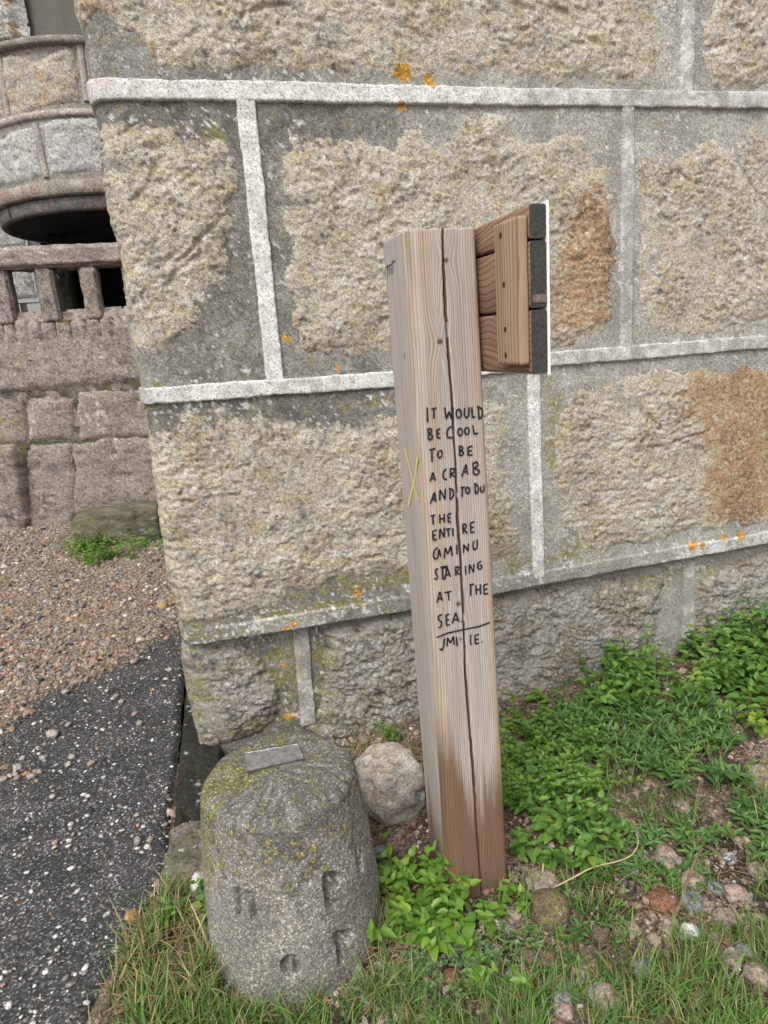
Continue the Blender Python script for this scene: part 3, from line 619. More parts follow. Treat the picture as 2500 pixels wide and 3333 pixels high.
# metal plate lying on the bollard, bedded in its top
pz = BH + 0.006
cs = [np.array(on_z(*p, pz)) for p in [(795, 2457), (970, 2427), (990, 2474), (805, 2517)]]
U, Vv = np.meshgrid(np.linspace(0, 1, 40), np.linspace(0, 1, 18), indexing='ij')
P = (cs[0]*(1 - U)[..., None] + cs[1]*U[..., None])*(1 - Vv)[..., None] + (cs[3]*(1 - U)[..., None] + cs[2]*U[..., None])*Vv[..., None]
P[..., 2] += 0.005 + 0.0028*fbm(U*5, Vv*3, 3, seed=641) + 0.002*np.abs(fbm(U*9, Vv*5, 2, seed=642))*smooth(.9, .8, U)
top = P.reshape(-1, 3); bot = top.copy(); bot[:, 2] = pz - 0.006
g = grid_faces(40, 18); N0 = len(top); idx = np.arange(N0).reshape(40, 18)
ring = np.concatenate([idx[:, 0], idx[-1, 1:], idx[-2::-1, -1], idx[0, -2:0:-1]]); rn = np.roll(ring, -1)
side = np.stack([ring, ring + N0, rn + N0, rn], 1)
k = NT('lead sheet', 0.42, 0.5); k.b.inputs['Metallic'].default_value = 0.85
plate_m = k.done(k.mix(k.range(k.noise(60, 4), .35, .65), (0.32, 0.33, 0.35), (0.55, 0.55, 0.56)), k.bump(k.noise(90, 3), .3, .002))
put('name_plate', npmesh('name_plate', np.concatenate([top, bot]), np.concatenate([g[:, ::-1], side]), plate_m), bol)['label'] = 'small dented dull metal plate'

# ------------------------------------------------------------------ wooden signpost
def wood_material(name, light, mid, dark, freq=1.0, zone=True, rough=0.72):
    """attribute ring = distance across the growth rings (m); warm / wet = stains and split shade"""
    k = NT(name, rough, 0.3); o = k.obj()
    ring = k.attr('ring'); along = k.attr('along'); 
    cv = k.n('ShaderNodeCombineXYZ'); k.l(k.math('MULTIPLY', ring, 1.0), cv.inputs[0]); k.l(k.math('MULTIPLY', along, 0.022), cv.inputs[1])
    fib = k.noise(420.0*freq, 3, 0.6, vec=cv.outputs[0]); band = k.noise(36.0*freq, 3, 0.55, vec=cv.outputs[0])
    w = k.math('SINE', k.math('ADD', k.math('MULTIPLY', ring, 1180.0*freq), k.math('MULTIPLY', band, 16.0)))
    line = k.range(k.math('ADD', w, k.math('MULTIPLY', k.math('SUBTRACT', fib, .5), 2.2)), 0.35, 1.15)
    c = k.mix(k.range(band, .35, .65), light, mid)
    if zone:
        c = k.mix(k.math('MULTIPLY', k.attr('warm'), 0.85), c, (0.44, 0.315, 0.19))
        wm_ = k.range(k.math('ADD', k.attr('wet_shade'), k.math('MULTIPLY', k.math('SUBTRACT', k.math('ADD', k.math('MULTIPLY', fib, .6), k.math('MULTIPLY', band, .4)), .5), 1.3)), .30, .80)
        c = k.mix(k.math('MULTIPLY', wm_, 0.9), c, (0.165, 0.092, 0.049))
    c = k.mix(1.0, c, k.ramp(fib, [(0.28, 0.72), (0.5, 1.0), (0.72, 1.18)]), 'MULTIPLY')
    c = k.mix(k.math('MULTIPLY', line, 0.75), c, k.mix(1.0, c, dark, 'MULTIPLY'))
    c = k.mix(k.attr('knot'), c, (0.10, 0.055, 0.03))
    h = k.math('SUBTRACT', k.math('MULTIPLY', fib, .5), k.math('MULTIPLY', line, .6))
    return k.done(c, k.bump(h, .5, .0015))
M['wood'] = wood_material('weathered post wood', (0.465, 0.425, 0.395), (0.385, 0.345, 0.31), (0.46, 0.39, 0.35))
M['board'] = wood_material('sheltered board wood', (0.30, 0.195, 0.13), (0.20, 0.12, 0.075), (0.40, 0.32, 0.27), .6, False)
M['batten'] = wood_material('batten wood', (0.37, 0.28, 0.19), (0.30, 0.21, 0.135), (0.30, 0.21, 0.15), .5, False)
PZ = 1.716
PX0 = lambda z: 0.472 - 0.014*z/PZ            # left face
PX1 = lambda z: 0.642 - 0.026*z/PZ            # right face
PY0, PY1 = 1.390, 1.572
CRACK = [on_y(*p, PY0) for p in [(1443, 735), (1442, 800), (1450, 1000), (1464, 1200), (1469, 1250), (1484, 1525), (1490, 1679), (1499, 1808), (1508, 1980), (1516, 2200), (1540, 2500), (1553, 2700), (1568, 2900)]]
CRACK = sorted((p[2], p[0]) for p in CRACK)
post = thing('signpost', 'tall chamfered wooden signpost with black marker writing and sign boards on one side', 'signpost', (0.55, 1.48, 0))
nzp = 420; zl = np.linspace(-0.12, PZ, nzp)
xl, xr = PX0(zl), PX1(zl); xk = np.interp(zl, [c[0] for c in CRACK], [c[1] for c in CRACK]) + 0.0012*fbm(zl*30, 0*zl, 3, seed=701)
kw = 0.0033 + 0.0016*fbm(zl*6, 0*zl, 2, seed=702)
def lin(a, b, n): return [a*(1 - t) + b*t for t in np.linspace(0, 1, n)]
rowsx, rowsy, fl = [], [], []
def addp(xs, y, f): rowsx.append(xs); rowsy.append(np.full(nzp, y) if np.isscalar(y) else y); fl.append(f)
for t in np.linspace(0, 1, 26): addp(xl, PY1 - 0.012 + (PY0 + 0.040 - PY1 + 0.012)*t, 0)                    # left face back -> front
for t in np.linspace(0, 1, 10)[1:]:                                                                       # rounded chamfer
    a = t*math.pi/2; addp(xl + 0.026*(1 - math.cos(a))*.75 + .026*.25*t, PY0 + 0.040*(1 - math.sin(a))*.7 + .04*.3*(1 - t), 1)
xa = xl + 0.026
for t in np.linspace(0, 1, 28)[1:]: addp(xa*(1 - t) + (xk - kw - 0.001)*t, PY0, 2)
addp(xk - kw*.8, PY0 + 0.003, 2); addp(xk - kw*.45, PY0 + 0.04, 2); addp(xk + kw*.45, PY0 + 0.04, 2); addp(xk + kw*.8, PY0 + 0.003, 2)
xb = xr - 0.012
for t in np.linspace(0, 1, 22): addp((xk + kw + 0.001)*(1 - t) + xb*t, PY0, 2)
for t in np.linspace(0, 1, 5)[1:]: addp(xb + .012*math.sin(t*math.pi/2), PY0 + 0.012*(1 - math.cos(t*math.pi/2)), 3)
for t in np.linspace(0, 1, 14)[1:]: addp(xr, PY0 + .012 + (PY1 - PY0 - .024)*t, 4)
for t in np.linspace(0, 1, 18)[1:]: addp((xr - .01)*(1 - t) + (xl + .012)*t, PY1, 5)
PXA = np.array(rowsx); PYA = np.array(rowsy); PZA = np.repeat(zl[None], len(rowsx), 0).copy()
npp = len(rowsx)
PYA = PYA + 0.0010*fbm(PXA*60, PZA*5, 3, .6, seed=705)
PZA[:, -1] += 0.0035*fbm(PXA[:, -1]*70, PYA[:, -1]*70, 3, .6, seed=706)
i = np.arange(npp*nzp).reshape(npp, nzp); j = np.roll(i, -1, 0)
F = np.stack([i[:, :-1], j[:, :-1], j[:, 1:], i[:, 1:]], -1).reshape(-1, 4)
# growth-ring coordinate bends round the knots; the left face shows its own rings
facex = np.where(PYA < PY0 + .03, PXA, PXA*0.4 + PYA)
ring = facex + 0.004*fbm(PXA*9, PZA*1.7, 3, seed=711) + 0.010*np.exp(-((PXA - .56)/.016)**2)*np.sin(np.clip((0.42 - PZA)*5.0, -1.3, 1.5))*(PZA < .7)
KN = [(on_y(1432, 1112, PY0), .012), (on_y(1452, 848, PY0), .010), (on_y(1492, 1966, PY0), .012), (on_y(1500, 2080, PY0), .006)]
KL = [((0.463, 1.46, on_x(1318, 1160, .463)[2]), .010), ((.465, 1.45, on_x(1342, 1540, .465)[2]), .009)]
knot = np.zeros_like(PXA)
for kp, kr in KN:
    m = (PYA < PY0 + .02); dx = PXA - kp[0]; dz = (PZA - kp[2]); q = np.hypot(dx, dz*.55)
    ring = ring + m*np.sign(dx + 1e-5)*kr*1.5*np.exp(-(q/(kr*2.3))**2)*.9; knot = np.maximum(knot, m*smooth(kr*.75, kr*.3, np.hypot(dx, dz)))
for kp, kr in KL:
    m = (np.array(fl) <= 1)[:, None]; dx = PYA - kp[1]; dz = PZA - kp[2]; q = np.hypot(dx, dz*.4)
    ring = ring + m*np.sign(dx + 1e-5)*kr*1.6*np.exp(-(q/(kr*2.3))**2); knot = np.maximum(knot, .7*m*smooth(kr*.6, kr*.25, np.hypot(dx, dz*.5)))
flA = np.repeat(np.array(fl)[:, None], nzp, 1)
nb = fbm(facex*40, PZA*1.6, 4, .6, 721); nb2 = fbm(facex*120, PZA*3, 3, .6, 722)
tt = (PXA - xa[None])/(xb - xa)[None]
warm = np.where(flA == 1, .95, 0) + np.where(flA == 2, .9*np.exp(-((tt - .02)/.10)**2)*smooth(.6, 1.3, PZA) + .95*np.exp(-((tt - .98)/.09)**2) + .55*np.exp(-((tt - .16)/.10)**2)*smooth(.9, 1.4, PZA), 0) + np.where(flA >= 3, .8, 0)
warm = np.clip(warm*.85 + .30*nb + .03, 0, 1)*np.clip(.55 + .9*nb2 + .5*nb, 0, 1)
wet_shade = smooth(.58, .14, PZA + .07*nb + .05*nb2 - .10*np.exp(-((tt - .02)/.14)**2)*(flA == 2) - .16*(flA == 1) + .16*(flA == 0) - .07*np.exp(-((tt - .95)/.10)**2)*(flA == 2))
wet_shade = np.where((PYA > PY0 + .0025) & (flA == 2), 1.0, wet_shade)   # unsilvered timber inside the split, with its shade put into the colour
wet_shade = np.maximum(wet_shade, .5*(flA == 1)*smooth(1.5, 1.65, PZA)*np.clip(.5 + 2*nb, 0, 1))
V = np.stack([PXA, PYA, PZA], -1).reshape(-1, 3)
# top cap
topi = i[:, -1]; cz = V[topi].mean(0); V = np.concatenate([V, (cz + [0, .02, .002])[None]]); ci = len(V) - 1
cap = np.stack([topi, np.roll(topi, -1), np.full(npp, ci), np.full(npp, ci)], 1)[:, :3]
A = {q: np.concatenate([a.ravel(), [a.ravel()[-1]]]) for q, a in dict(ring=ring, along=PZA, warm=warm, wet_shade=wet_shade, knot=knot).items()}
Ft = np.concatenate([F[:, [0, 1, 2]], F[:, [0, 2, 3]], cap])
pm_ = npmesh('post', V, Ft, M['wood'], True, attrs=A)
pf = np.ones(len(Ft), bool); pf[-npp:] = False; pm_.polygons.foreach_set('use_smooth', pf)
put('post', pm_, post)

# ---- marker writing on the post: flat ink strokes on its surface
def strokes_mesh(name, lines, width, mat, tofront, parent, lift):
    """lines: polylines in photo pixels; tofront maps to a point on the post; normal = lift vector"""
    V, F = [], []
    for ln in lines:
        P = np.array([tofront(*p) for p in ln], float)
        # resample with smoothing
        seg = np.linalg.norm(np.diff(P, axis=0), axis=1); L = np.concatenate([[0], np.cumsum(seg)]); m = max(3, int(L[-1]/0.0016) + 2)
        q = np.linspace(0, L[-1], m); Q = np.stack([np.interp(q, L, P[:, a]) for a in range(3)], 1)
        for _ in range(2 if len(P) > 2 else 0): Q[1:-1] = (Q[:-2] + 2*Q[1:-1] + Q[2:])/4
        T = np.gradient(Q, axis=0); T /= np.linalg.norm(T, axis=1)[:, None] + 1e-9; Nn = np.array(lift)/np.linalg.norm(lift); B = np.cross(T, Nn)
        w = width*(1 + .18*np.array([random.uniform(-1, 1) for _ in range(m)])); w = np.convolve(np.pad(w, 1, 'edge'), [.25, .5, .25], 'valid'); w[0] *= .72; w[-1] *= .6
        off = np.array(lift)*(1 + .35*random.random())
        b = len(V); 
        for a in range(m): V.append(Q[a] - B[a]*w[a]/2 + off); V.append(Q[a] + B[a]*w[a]/2 + off)
        for a in range(m - 1): F.append((b + 2*a, b + 2*a + 1, b + 2*a + 3, b + 2*a + 2))
    return put(name, npmesh(name, np.array(V), np.array(F), mat, False), parent)
k = NT('black marker ink', 0.6, 0.3); ink = k.done(k.mix(k.range(k.noise(260, 3, .7), .45, .75), (0.012, 0.012, 0.018), (0.05, 0.045, 0.05)))
k = NT('yellow chalk', 0.9, 0.2); chalk = k.done(k.mix(k.range(k.noise(200, 3, .7), .4, .65), (0.72, 0.66, 0.16), (0.58, 0.52, 0.22)))
def fr(a, b): return on_y(1250 + a*.4294, 1250 + b*.4294, PY0)
def ell(cx, cy, rx, ry, a0=-1.4, a1=4.95, n=16): return [(cx + rx*math.cos(a), cy + ry*math.sin(a)) for a in np.linspace(a0, a1, n)]
def Ee(x, y, w, h, sl=8): return [[(x, y), (x + 4, y + h)], [(x, y + 2), (x + w, y - sl)], [(x + 2, y + h*.5), (x + w*.85, y + h*.5 - sl*.7)], [(x + 4, y + h), (x + w, y + h - sl)]]
def Bb(x, y, w, h): return [[(x, y), (x + 4, y + h)], [(x - 2, y), (x + w*.8, y + h*.05), (x + w*.82, y + h*.3), (x + 4, y + h*.46), (x + w, y + h*.58), (x + w*.98, y + h*.85), (x + 4, y + h)]]
def Aa(x0, y0, x1, y1, x2, y2): return [[(x0, y0), (x1, y1), (x2, y2)], [(x0 + (x1 - x0)*.35, y0 + (y1 - y0)*.36), (x2 + (x1 - x2)*.3, y2 + (y1 - y2)*.3)]]
TEXT = [
 [[(325, 175), (328, 288)], [(355, 190), (398, 180)], [(375, 185), (376, 262)], [(457, 175), (470, 262), (492, 205), (508, 262), (522, 170)], ell(563, 223, 19, 34), [(610, 178), (606, 235), (624, 258), (641, 235), (643, 172)], [(662, 172), (668, 252), (690, 248)], [(712, 170), (716, 262)], [(703, 168), (738, 185), (746, 220), (735, 255), (712, 264)]],
 Bb(332, 335, 32, 90) + Ee(398, 346, 28, 64) + [[(510, 320), (485, 335), (473, 370), (482, 405), (517, 405)], ell(575, 362, 17, 29), ell(626, 355, 17, 27), [(670, 310), (680, 378), (711, 370)]],
 [[(340, 498), (388, 488)], [(360, 495), (362, 588)], [(412, 502), (404, 545), (420, 562), (437, 545), (438, 508), (418, 500)]] + Bb(568, 470, 32, 74) + Ee(632, 477, 38, 64, 9),
 Aa(347, 738, 368, 668, 388, 732) + [[(470, 640), (448, 665), (445, 700), (458, 722), (477, 718)], [(500, 640), (502, 712)], [(498, 640), (530, 640), (532, 665), (505, 680), (540, 706)]] + Aa(588, 700, 618, 608, 632, 685) + [[(672, 600), (678, 684)], [(668, 600), (702, 588), (712, 612), (682, 638), (720, 652), (712, 682), (680, 686)]],
 Aa(348, 908, 380, 818, 390, 890) + [[(420, 880), (422, 800), (460, 872), (462, 790)], [(500, 790), (498, 872)], [(490, 788), (520, 800), (527, 835), (515, 862), (498, 874)], [(578, 786), (612, 778)], [(592, 785), (590, 855)], ell(632, 804, 15, 25), [(688, 752), (690, 832)], [(680, 752), (708, 765), (714, 795), (705, 825), (690, 832)], [(732, 775), (728, 808), (742, 820), (757, 803), (755, 762)]],
 [[(348, 1000), (387, 990)], [(367, 998), (370, 1064)], [(420, 985), (422, 1055)], [(455, 980), (455, 1050)], [(422, 1022), (455, 1015)]] + Ee(482, 985, 26, 62),
 Ee(366, 1112, 32, 70) + [[(420, 1172), (422, 1095), (455, 1160), (456, 1085)], [(466, 1101), (502, 1094)], [(482, 1098), (488, 1155)], [(518, 1090), (522, 1150)], [(595, 1062), (600, 1132)], [(592, 1060), (620, 1062), (622, 1085), (600, 1095), (630, 1132)]] + Ee(652, 1050, 32, 76, 9),
 [[(404, 1235), (378, 1260), (371, 1300), (384, 1326), (404, 1316), (414, 1250), (428, 1308)], [(408, 1288), (426, 1282)], [(455, 1318), (462, 1240), (482, 1286), (505, 1225), (515, 1300)], [(548, 1215), (552, 1290)], [(600, 1278), (602, 1215), (636, 1265), (638, 1205)], [(682, 1186), (671, 1215), (677, 1252), (698, 1250), (706, 1215), (702, 1178)]],
 [[(410, 1398), (388, 1405), (391, 1435), (405, 1455), (395, 1480), (375, 1474)], [(425, 1387), (482, 1378)], [(440, 1385), (445, 1482)], [(432, 1395), (470, 1388)]] + Aa(458, 1482, 476, 1385, 502, 1462) + [[(540, 1385), (542, 1452)], [(534, 1385), (565, 1385), (562, 1410), (542, 1420), (570, 1440)], [(615, 1375), (618, 1445)], [(645, 1435), (645, 1365), (678, 1425), (680, 1360)], [(737, 1340), (712, 1355), (706, 1385), (720, 1406), (739, 1395), (738, 1370), (720, 1376)]],
 Aa(398, 1656, 422, 1570, 440, 1642) + [[(456, 1579), (510, 1568)], [(485, 1573), (490, 1640)], [(643, 1520), (682, 1514)], [(655, 1520), (655, 1606)], [(695, 1520), (698, 1596)], [(728, 1515), (730, 1592)], [(697, 1560), (730, 1552)]] + Ee(753, 1520, 34, 72),
 [[(440, 1745), (410, 1755), (411, 1785), (436, 1802), (432, 1835), (406, 1850)]] + Ee(468, 1748, 28, 80) + Aa(515, 1815, 541, 1730, 566, 1802) + [[(584, 1795), (590, 1800)]],
 [[(395, 1920), (480, 1885), (600, 1858), (720, 1835), (802, 1804)]],
 [[(457, 1925), (449, 1980), (440, 2016), (418, 2004)], [(475, 1986), (480, 1920), (502, 1962), (525, 1910), (530, 1976)], [(548, 1915), (552, 1982)], [(655, 1895), (654, 1962), (662, 1976)]] + Ee(686, 1902, 34, 66) + [[(738, 1950), (743, 1956)]],
]
def words(ln, gap=24):
    ln = sorted(ln, key=lambda q: min(p[0] for p in q)); out, right = [], -1e9
    for q in ln:
        if min(p[0] for p in q) > right + gap: out.append([])
        out[-1].append(q); right = max(right, max(p[0] for p in q))
    return out
for ln in TEXT:
    for wd in words(ln): strokes_mesh('handwriting', wd, 0.0042, ink, fr, post, (0, -0.0016, 0))
def lf(a, b): return on_x(1150 + a*.422, 600 + b*.422, 0.4595)
strokes_mesh('handwriting', [[(256, 636), (273, 632), (262, 655), (276, 662), (266, 692), (268, 722)], [(275, 626), (289, 622), (280, 648), (291, 656), (284, 690), (285, 706)], [(292, 622), (301, 612), (298, 692)], [(300, 602), (328, 590)], [(316, 575), (310, 690)]], 0.0026, ink, lf, post, (-0.0016, 0, 0))
def lx(a, b): return on_x(1250 + a*.4294, 1250 + b*.4294, 0.4632)
strokes_mesh('chalk_cross', [[(165, 488), (190, 590), (215, 690), (240, 790), (270, 885)], [(260, 555), (235, 730), (210, 830), (190, 920)]], 0.0085, chalk, lx, post, (-0.0018, 0, 0))

# ---- sign boards on the right face of the post, seen from the back
SX0, SX1 = 0.626, 0.660
SY0, SY1 = 1.174, 1.556
def rounded_box(x0, x1, y0, y1, z0, z1, bev, name, mats, axis, ringf, parent, endmat=True):
    bm = bmesh.new(); bmesh.ops.create_cube(bm, size=1)
    for v in bm.verts: v.co = Vector(((x0 + x1)/2 + v.co.x*(x1 - x0), (y0 + y1)/2 + v.co.y*(y1 - y0), (z0 + z1)/2 + v.co.z*(z1 - z0)))
    ed = [e for e in bm.edges if abs((e.verts[0].co - e.verts[1].co).normalized()[axis]) > .9]
    bmesh.ops.bevel(bm, geom=ed, offset=bev, segments=4, profile=.5, affect='EDGES')
    cuts = 40
    long = [e for e in bm.edges if abs((e.verts[0].co - e.verts[1].co).normalized()[axis]) > .99]
    bmesh.ops.subdivide_edges(bm, edges=long, cuts=cuts, use_grid_fill=True)
    bm.normal_update()
    for f in bm.faces:
        f.smooth = True
        if endmat and abs(f.normal[axis]) > .9: f.material_index = 1; f.smooth = False
    me = bpy.data.meshes.new(name); bm.to_mesh(me); bm.free()
    for m in mats: me.materials.append(m)
    n = len(me.vertices); c = np.zeros(n*3); me.vertices.foreach_get('co', c); c = c.reshape(-1, 3)
    for a, val in dict(ring=ringf(c), along=c[:, axis], knot=np.zeros(n)).items():
        at = me.attributes.new(a, 'FLOAT', 'POINT'); at.data.foreach_set('value', val.astype(np.float32))
    return put(name, me, parent)
k = NT('weathered end grain', 0.85, 0.25)
mp = k.mapping(k.obj(), scale=(1, 1, 1), rot=(0.0, 0.6, 0)); sc = k.mapping(mp, scale=(500, 500, 90))
endm = k.done(k.mix(k.range(k.noise(1.0, 3, .6, vec=sc), .4, .72), (0.030, 0.031, 0.027), (0.095, 0.095, 0.085)), k.bump(k.noise(1.0, 3, .6, vec=sc), .4, .001))
zb = [on_x(1712, 663, SX0)[2], on_x(1722, 780, SX0)[2], on_x(1728, 1006, SX0)[2], on_x(1737, 1222, SX0)[2]]
def ring_b(seed, amp):
    return lambda c: c[:, 2]*.8 + amp*fbm(c[:, 1]*6, c[:, 2]*9, 2, seed=seed) + amp*.8*np.sin(c[:, 1]*9 + seed)*np.exp(-((c[:, 2] - c[:, 2].mean())/.05)**2)
for a in range(3):
    bd_ = rounded_box(SX0, SX1, SY0, SY1, zb[a + 1] + 0.0022, zb[a] - 0.0022, 0.006, 'board', [M['board'], endm], 1, ring_b(730 + a, .02), post)
kp_ = on_y(1742, 973, SY0)
knm = plain('end grain knot', (0.12, 0.095, 0.08), (0.24, 0.19, 0.16), 90)
kb = rounded_box(SX0 + .004, SX1 - .001, SY0 - .0012, SY0 + .004, kp_[2] - .007, kp_[2] + .008, 0.004, 'knot', [knm, knm], 1, lambda c: c[:, 2], [o for o in post.children if o.name.startswith('board')][1])
bzt, bzb = on_x(1660, 712, .604)[2], on_x(1680, 1188, .604)[2]
by0, by1 = on_x(1690, 950, .604)[1], on_x(1612, 950, .604)[1]
bat = rounded_box(0.603, SX0 - .0005, by0, by1, bzb, bzt, 0.007, 'batten', [M['batten'], M['batten']], 2, lambda c: c[:, 1]*.9 + .006*fbm(c[:, 1]*12, c[:, 2]*5, 3, seed=741) + .012*np.exp(-((c[:, 1] - (by0 + by1)/2 - .012)/.012)**2)*np.sin(c[:, 2]*13), post, False)
rust_m = plain('rusty screw', (0.05, 0.028, 0.018), (0.09, 0.045, 0.025), 300, .7, metallic=.4)
for q in [(1630, 766), (1640, 927), (1645, 1072), (1647, 1156)]:
    p = on_x(*q, 0.603); bm = bmesh.new()
    bmesh.ops.create_cone(bm, cap_ends=True, segments=14, radius1=0.0058, radius2=0.0050, depth=0.0016, matrix=Matrix.Translation(Vector((p[0] - .0004, p[1], p[2]))) @ Matrix.Rotation(-math.pi/2, 4, 'Y'))
    put('screw', bmmesh('screw', bm, rust_m), bat)
bm = bmesh.new(); bmesh.ops.create_cube(bm, size=1)
for v in bm.verts: v.co = Vector((SX1 + .0028 + v.co.x*.005, (SY0 + SY1)/2 + v.co.y*(SY1 - SY0 + .006), (zb[0] + zb[3])/2 + v.co.z*(zb[0] - zb[3] + .006)))
bmesh.ops.bevel(bm, geom=bm.edges[:], offset=.001, segments=2, affect='EDGES')
put('sign_panel', bmmesh('sign_panel', bm, plain('white sign panel', (0.78, 0.79, 0.80), (0.84, 0.84, 0.85), 8, .35, .05)), post)['label'] = 'thin white panel on the outer side of the boards'

# ------------------------------------------------------------------ background: pink granite parapet wall
YP = 6.85
def bpt(px, py): 
    p = on_y(px, py, YP); return (p[0], p[2])
def pink_map(S, Z, H): return np.stack([S, YP - H, Z], -1)
def pink_wear(S, Z):
    zero = np.zeros_like(S)
    g = 0.35 + .35*smooth(-1.2, -1.9, S) + .25*smooth(.4, .0, Z) + .2*smooth(1.0, 1.25, Z)
    l = .55*smooth(-1.1, -1.8, S)*smooth(.5, .8, Z)*smooth(1.3, 1.0, Z)
    return zero, g*1.25, l, zero
par = thing('parapet_wall', 'pink granite block wall with an open stone railing on top', 'wall', (-2.5, YP + .2, 0))
kw_ = dict(mapf=pink_map, pal='pink', cell=0.018, proud=0.014, amp=.7, fs=.42, mat='stone_far', wear=pink_wear, jag=.025, edge=.02)
def B(*pts): return [bpt(*p) for p in pts]
zt = bpt(200, 1046)[1]; zj1 = bpt(200, 1268)[1]; zj2 = bpt(200, 1438)[1]
gro = [bpt(x, 1060)[0] for x in (5, 45, 88, 130, 178, 228, 278, 325, 367)]
def grooves(S, Z, d):
    o = np.zeros_like(S)
    for g in gro: o = o - .018*smooth(.014, .006, np.abs(S - g + .006*np.sin(Z*30)))*smooth(zt - .20, zt - .15, Z)
    return o
xL = -4.6
make_stone(par, [(bpt(-20, 1200)[0], zj1 + .03), (bpt(-20, 1050)[0], zt), (0.3, zt), (0.3, zj1 + .03)], seed=31, extra=grooves, **kw_)
make_stone(par, [(xL, zj1 + .03), (xL, zt), (bpt(-20, 1050)[0] - .03, zt), (bpt(-20, 1200)[0] - .03, zj1 + .03)], seed=32, **kw_)
for k_, (pts) in enumerate([B((100, 1305), (235, 1298), (238, 1425), (95, 1432)), B((253, 1283), (700, 1250), (700, 1400), (262, 1428)), B((-260, 1310), (85, 1300), (85, 1440), (-260, 1450)), [(xL, zj2 + .03), (xL, zj1 - .05), (bpt(-275, 1310)[0], zj1 - .05), (bpt(-275, 1450)[0], zj2 + .03)],
                      B((102, 1455), (232, 1446), (240, 1740), (85, 1760)), B((243, 1446), (700, 1410), (700, 1740), (250, 1740)), [(xL, -.1), (xL, zj2 - .03), (bpt(-230, 1470)[0], zj2 - .03), (bpt(-230, 1750)[0], -.1)]]):
    make_stone(par, pts, seed=33 + k_, **kw_)
kw2 = dict(kw_); kw2['proud'] = .12
make_stone(par, B((-220, 1470), (60, 1450), (95, 1600), (98, 1780), (-220, 1780)), seed=41, **kw2)
S, Z, H, V, F = sheet((xL, .4), (-.15, zt), 0.03, lambda S, Z: 0.012*fbm(S*5, Z*5, 3, seed=801) - .01, pink_map)
n1 = fbm(S*4, Z*4, 4, .6, 803)
C = lerp(lerp(np.broadcast_to((0.085, 0.08, 0.06), S.shape + (3,)), (0.14, 0.135, 0.05), smooth(-.1, .4, n1)), (0.20, 0.18, 0.15), smooth(.1, .5, -n1))
put('mortar', npmesh('mortar', V, F[:, ::-1], M['stone_far'], cols=dict(col=C.reshape(-1, 3))), par)
def rough_box(name, x0, x1, y0, y1, z0, z1, pal, parent, seed, step=.03, rough=.012, mat='stone_far', fs=.42, bev=.02):
    """a hewn block: box with a subdivided, uneven surface"""
    bm = bmesh.new(); bmesh.ops.create_cube(bm, size=1)
    for v in bm.verts: v.co = Vector(((x0 + x1)/2 + v.co.x*(x1 - x0), (y0 + y1)/2 + v.co.y*(y1 - y0), (z0 + z1)/2 + v.co.z*(z1 - z0)))
    bmesh.ops.bevel(bm, geom=bm.edges[:], offset=bev, segments=2, affect='EDGES')
    for ax in range(3):
        L = (x1 - x0, y1 - y0, z1 - z0)[ax]; cuts = max(0, min(80, int(L/step)))
        ed = [e for e in bm.edges if abs((e.verts[0].co - e.verts[1].co).normalized()[ax]) > .99 and e.calc_length() > L*.6]
        if cuts: bmesh.ops.subdivide_edges(bm, edges=ed, cuts=cuts, use_grid_fill=True)
    bm.normal_update(); me = bpy.data.meshes.new(name); bm.to_mesh(me); bm.free()
    n = len(me.vertices); c = np.zeros(n*3); me.vertices.foreach_get('co', c); c = c.reshape(-1, 3)
    nr = np.zeros(n*3); me.vertices.foreach_get('normal', nr); nr = nr.reshape(-1, 3)
    hh = rough*(1.2*n3(c, 6, 3, seed) + .6*n3(c, 22, 2, seed + 9)); me.vertices.foreach_set('co', (c + nr*hh[:, None]).ravel())
    C = stone_colour(c[:, 0] + c[:, 1]*.7, c[:, 2] + c[:, 1]*.4, pal, seed, grime=.35 + 0*c[:, 0], fs=fs)
    at = me.attributes.new('col', 'FLOAT_COLOR', 'POINT'); at.data.foreach_set('color', np.concatenate([C, np.ones((n, 1))], 1).astype(np.float32).ravel())
    me.materials.append(M[mat]); me.polygons.foreach_set('use_smooth', np.ones(len(me.polygons), bool)); me.update()
    return put(name, me, parent)
rough_box('parapet_body', xL, .4, YP + .012, YP + .42, -.1, zt - .01, 'pink', par, 51, .06, .004)
rzt, rzb = bpt(200, 797)[1], bpt(200, 868)[1]
rough_box('rail', xL, .4, YP - .03, YP + .27, rzb, rzt, 'pink', par, 52, .035, .022)
bx = [(bpt(-8, 960)[0], bpt(45, 960)[0]), (bpt(124, 960)[0], bpt(184, 960)[0]), (bpt(268, 960)[0], bpt(332, 960)[0])]
pitch = bx[2][0] - bx[1][0]
for k_ in range(-5, 3):
    x0 = bx[1][0] + pitch*k_; w = bx[1][1] - bx[1][0]
    rough_box('baluster', x0, x0 + w, YP + .0, YP + .22, zt - .015, rzb + .015, 'pink', par, 60 + k_ + 6, .035, .012)

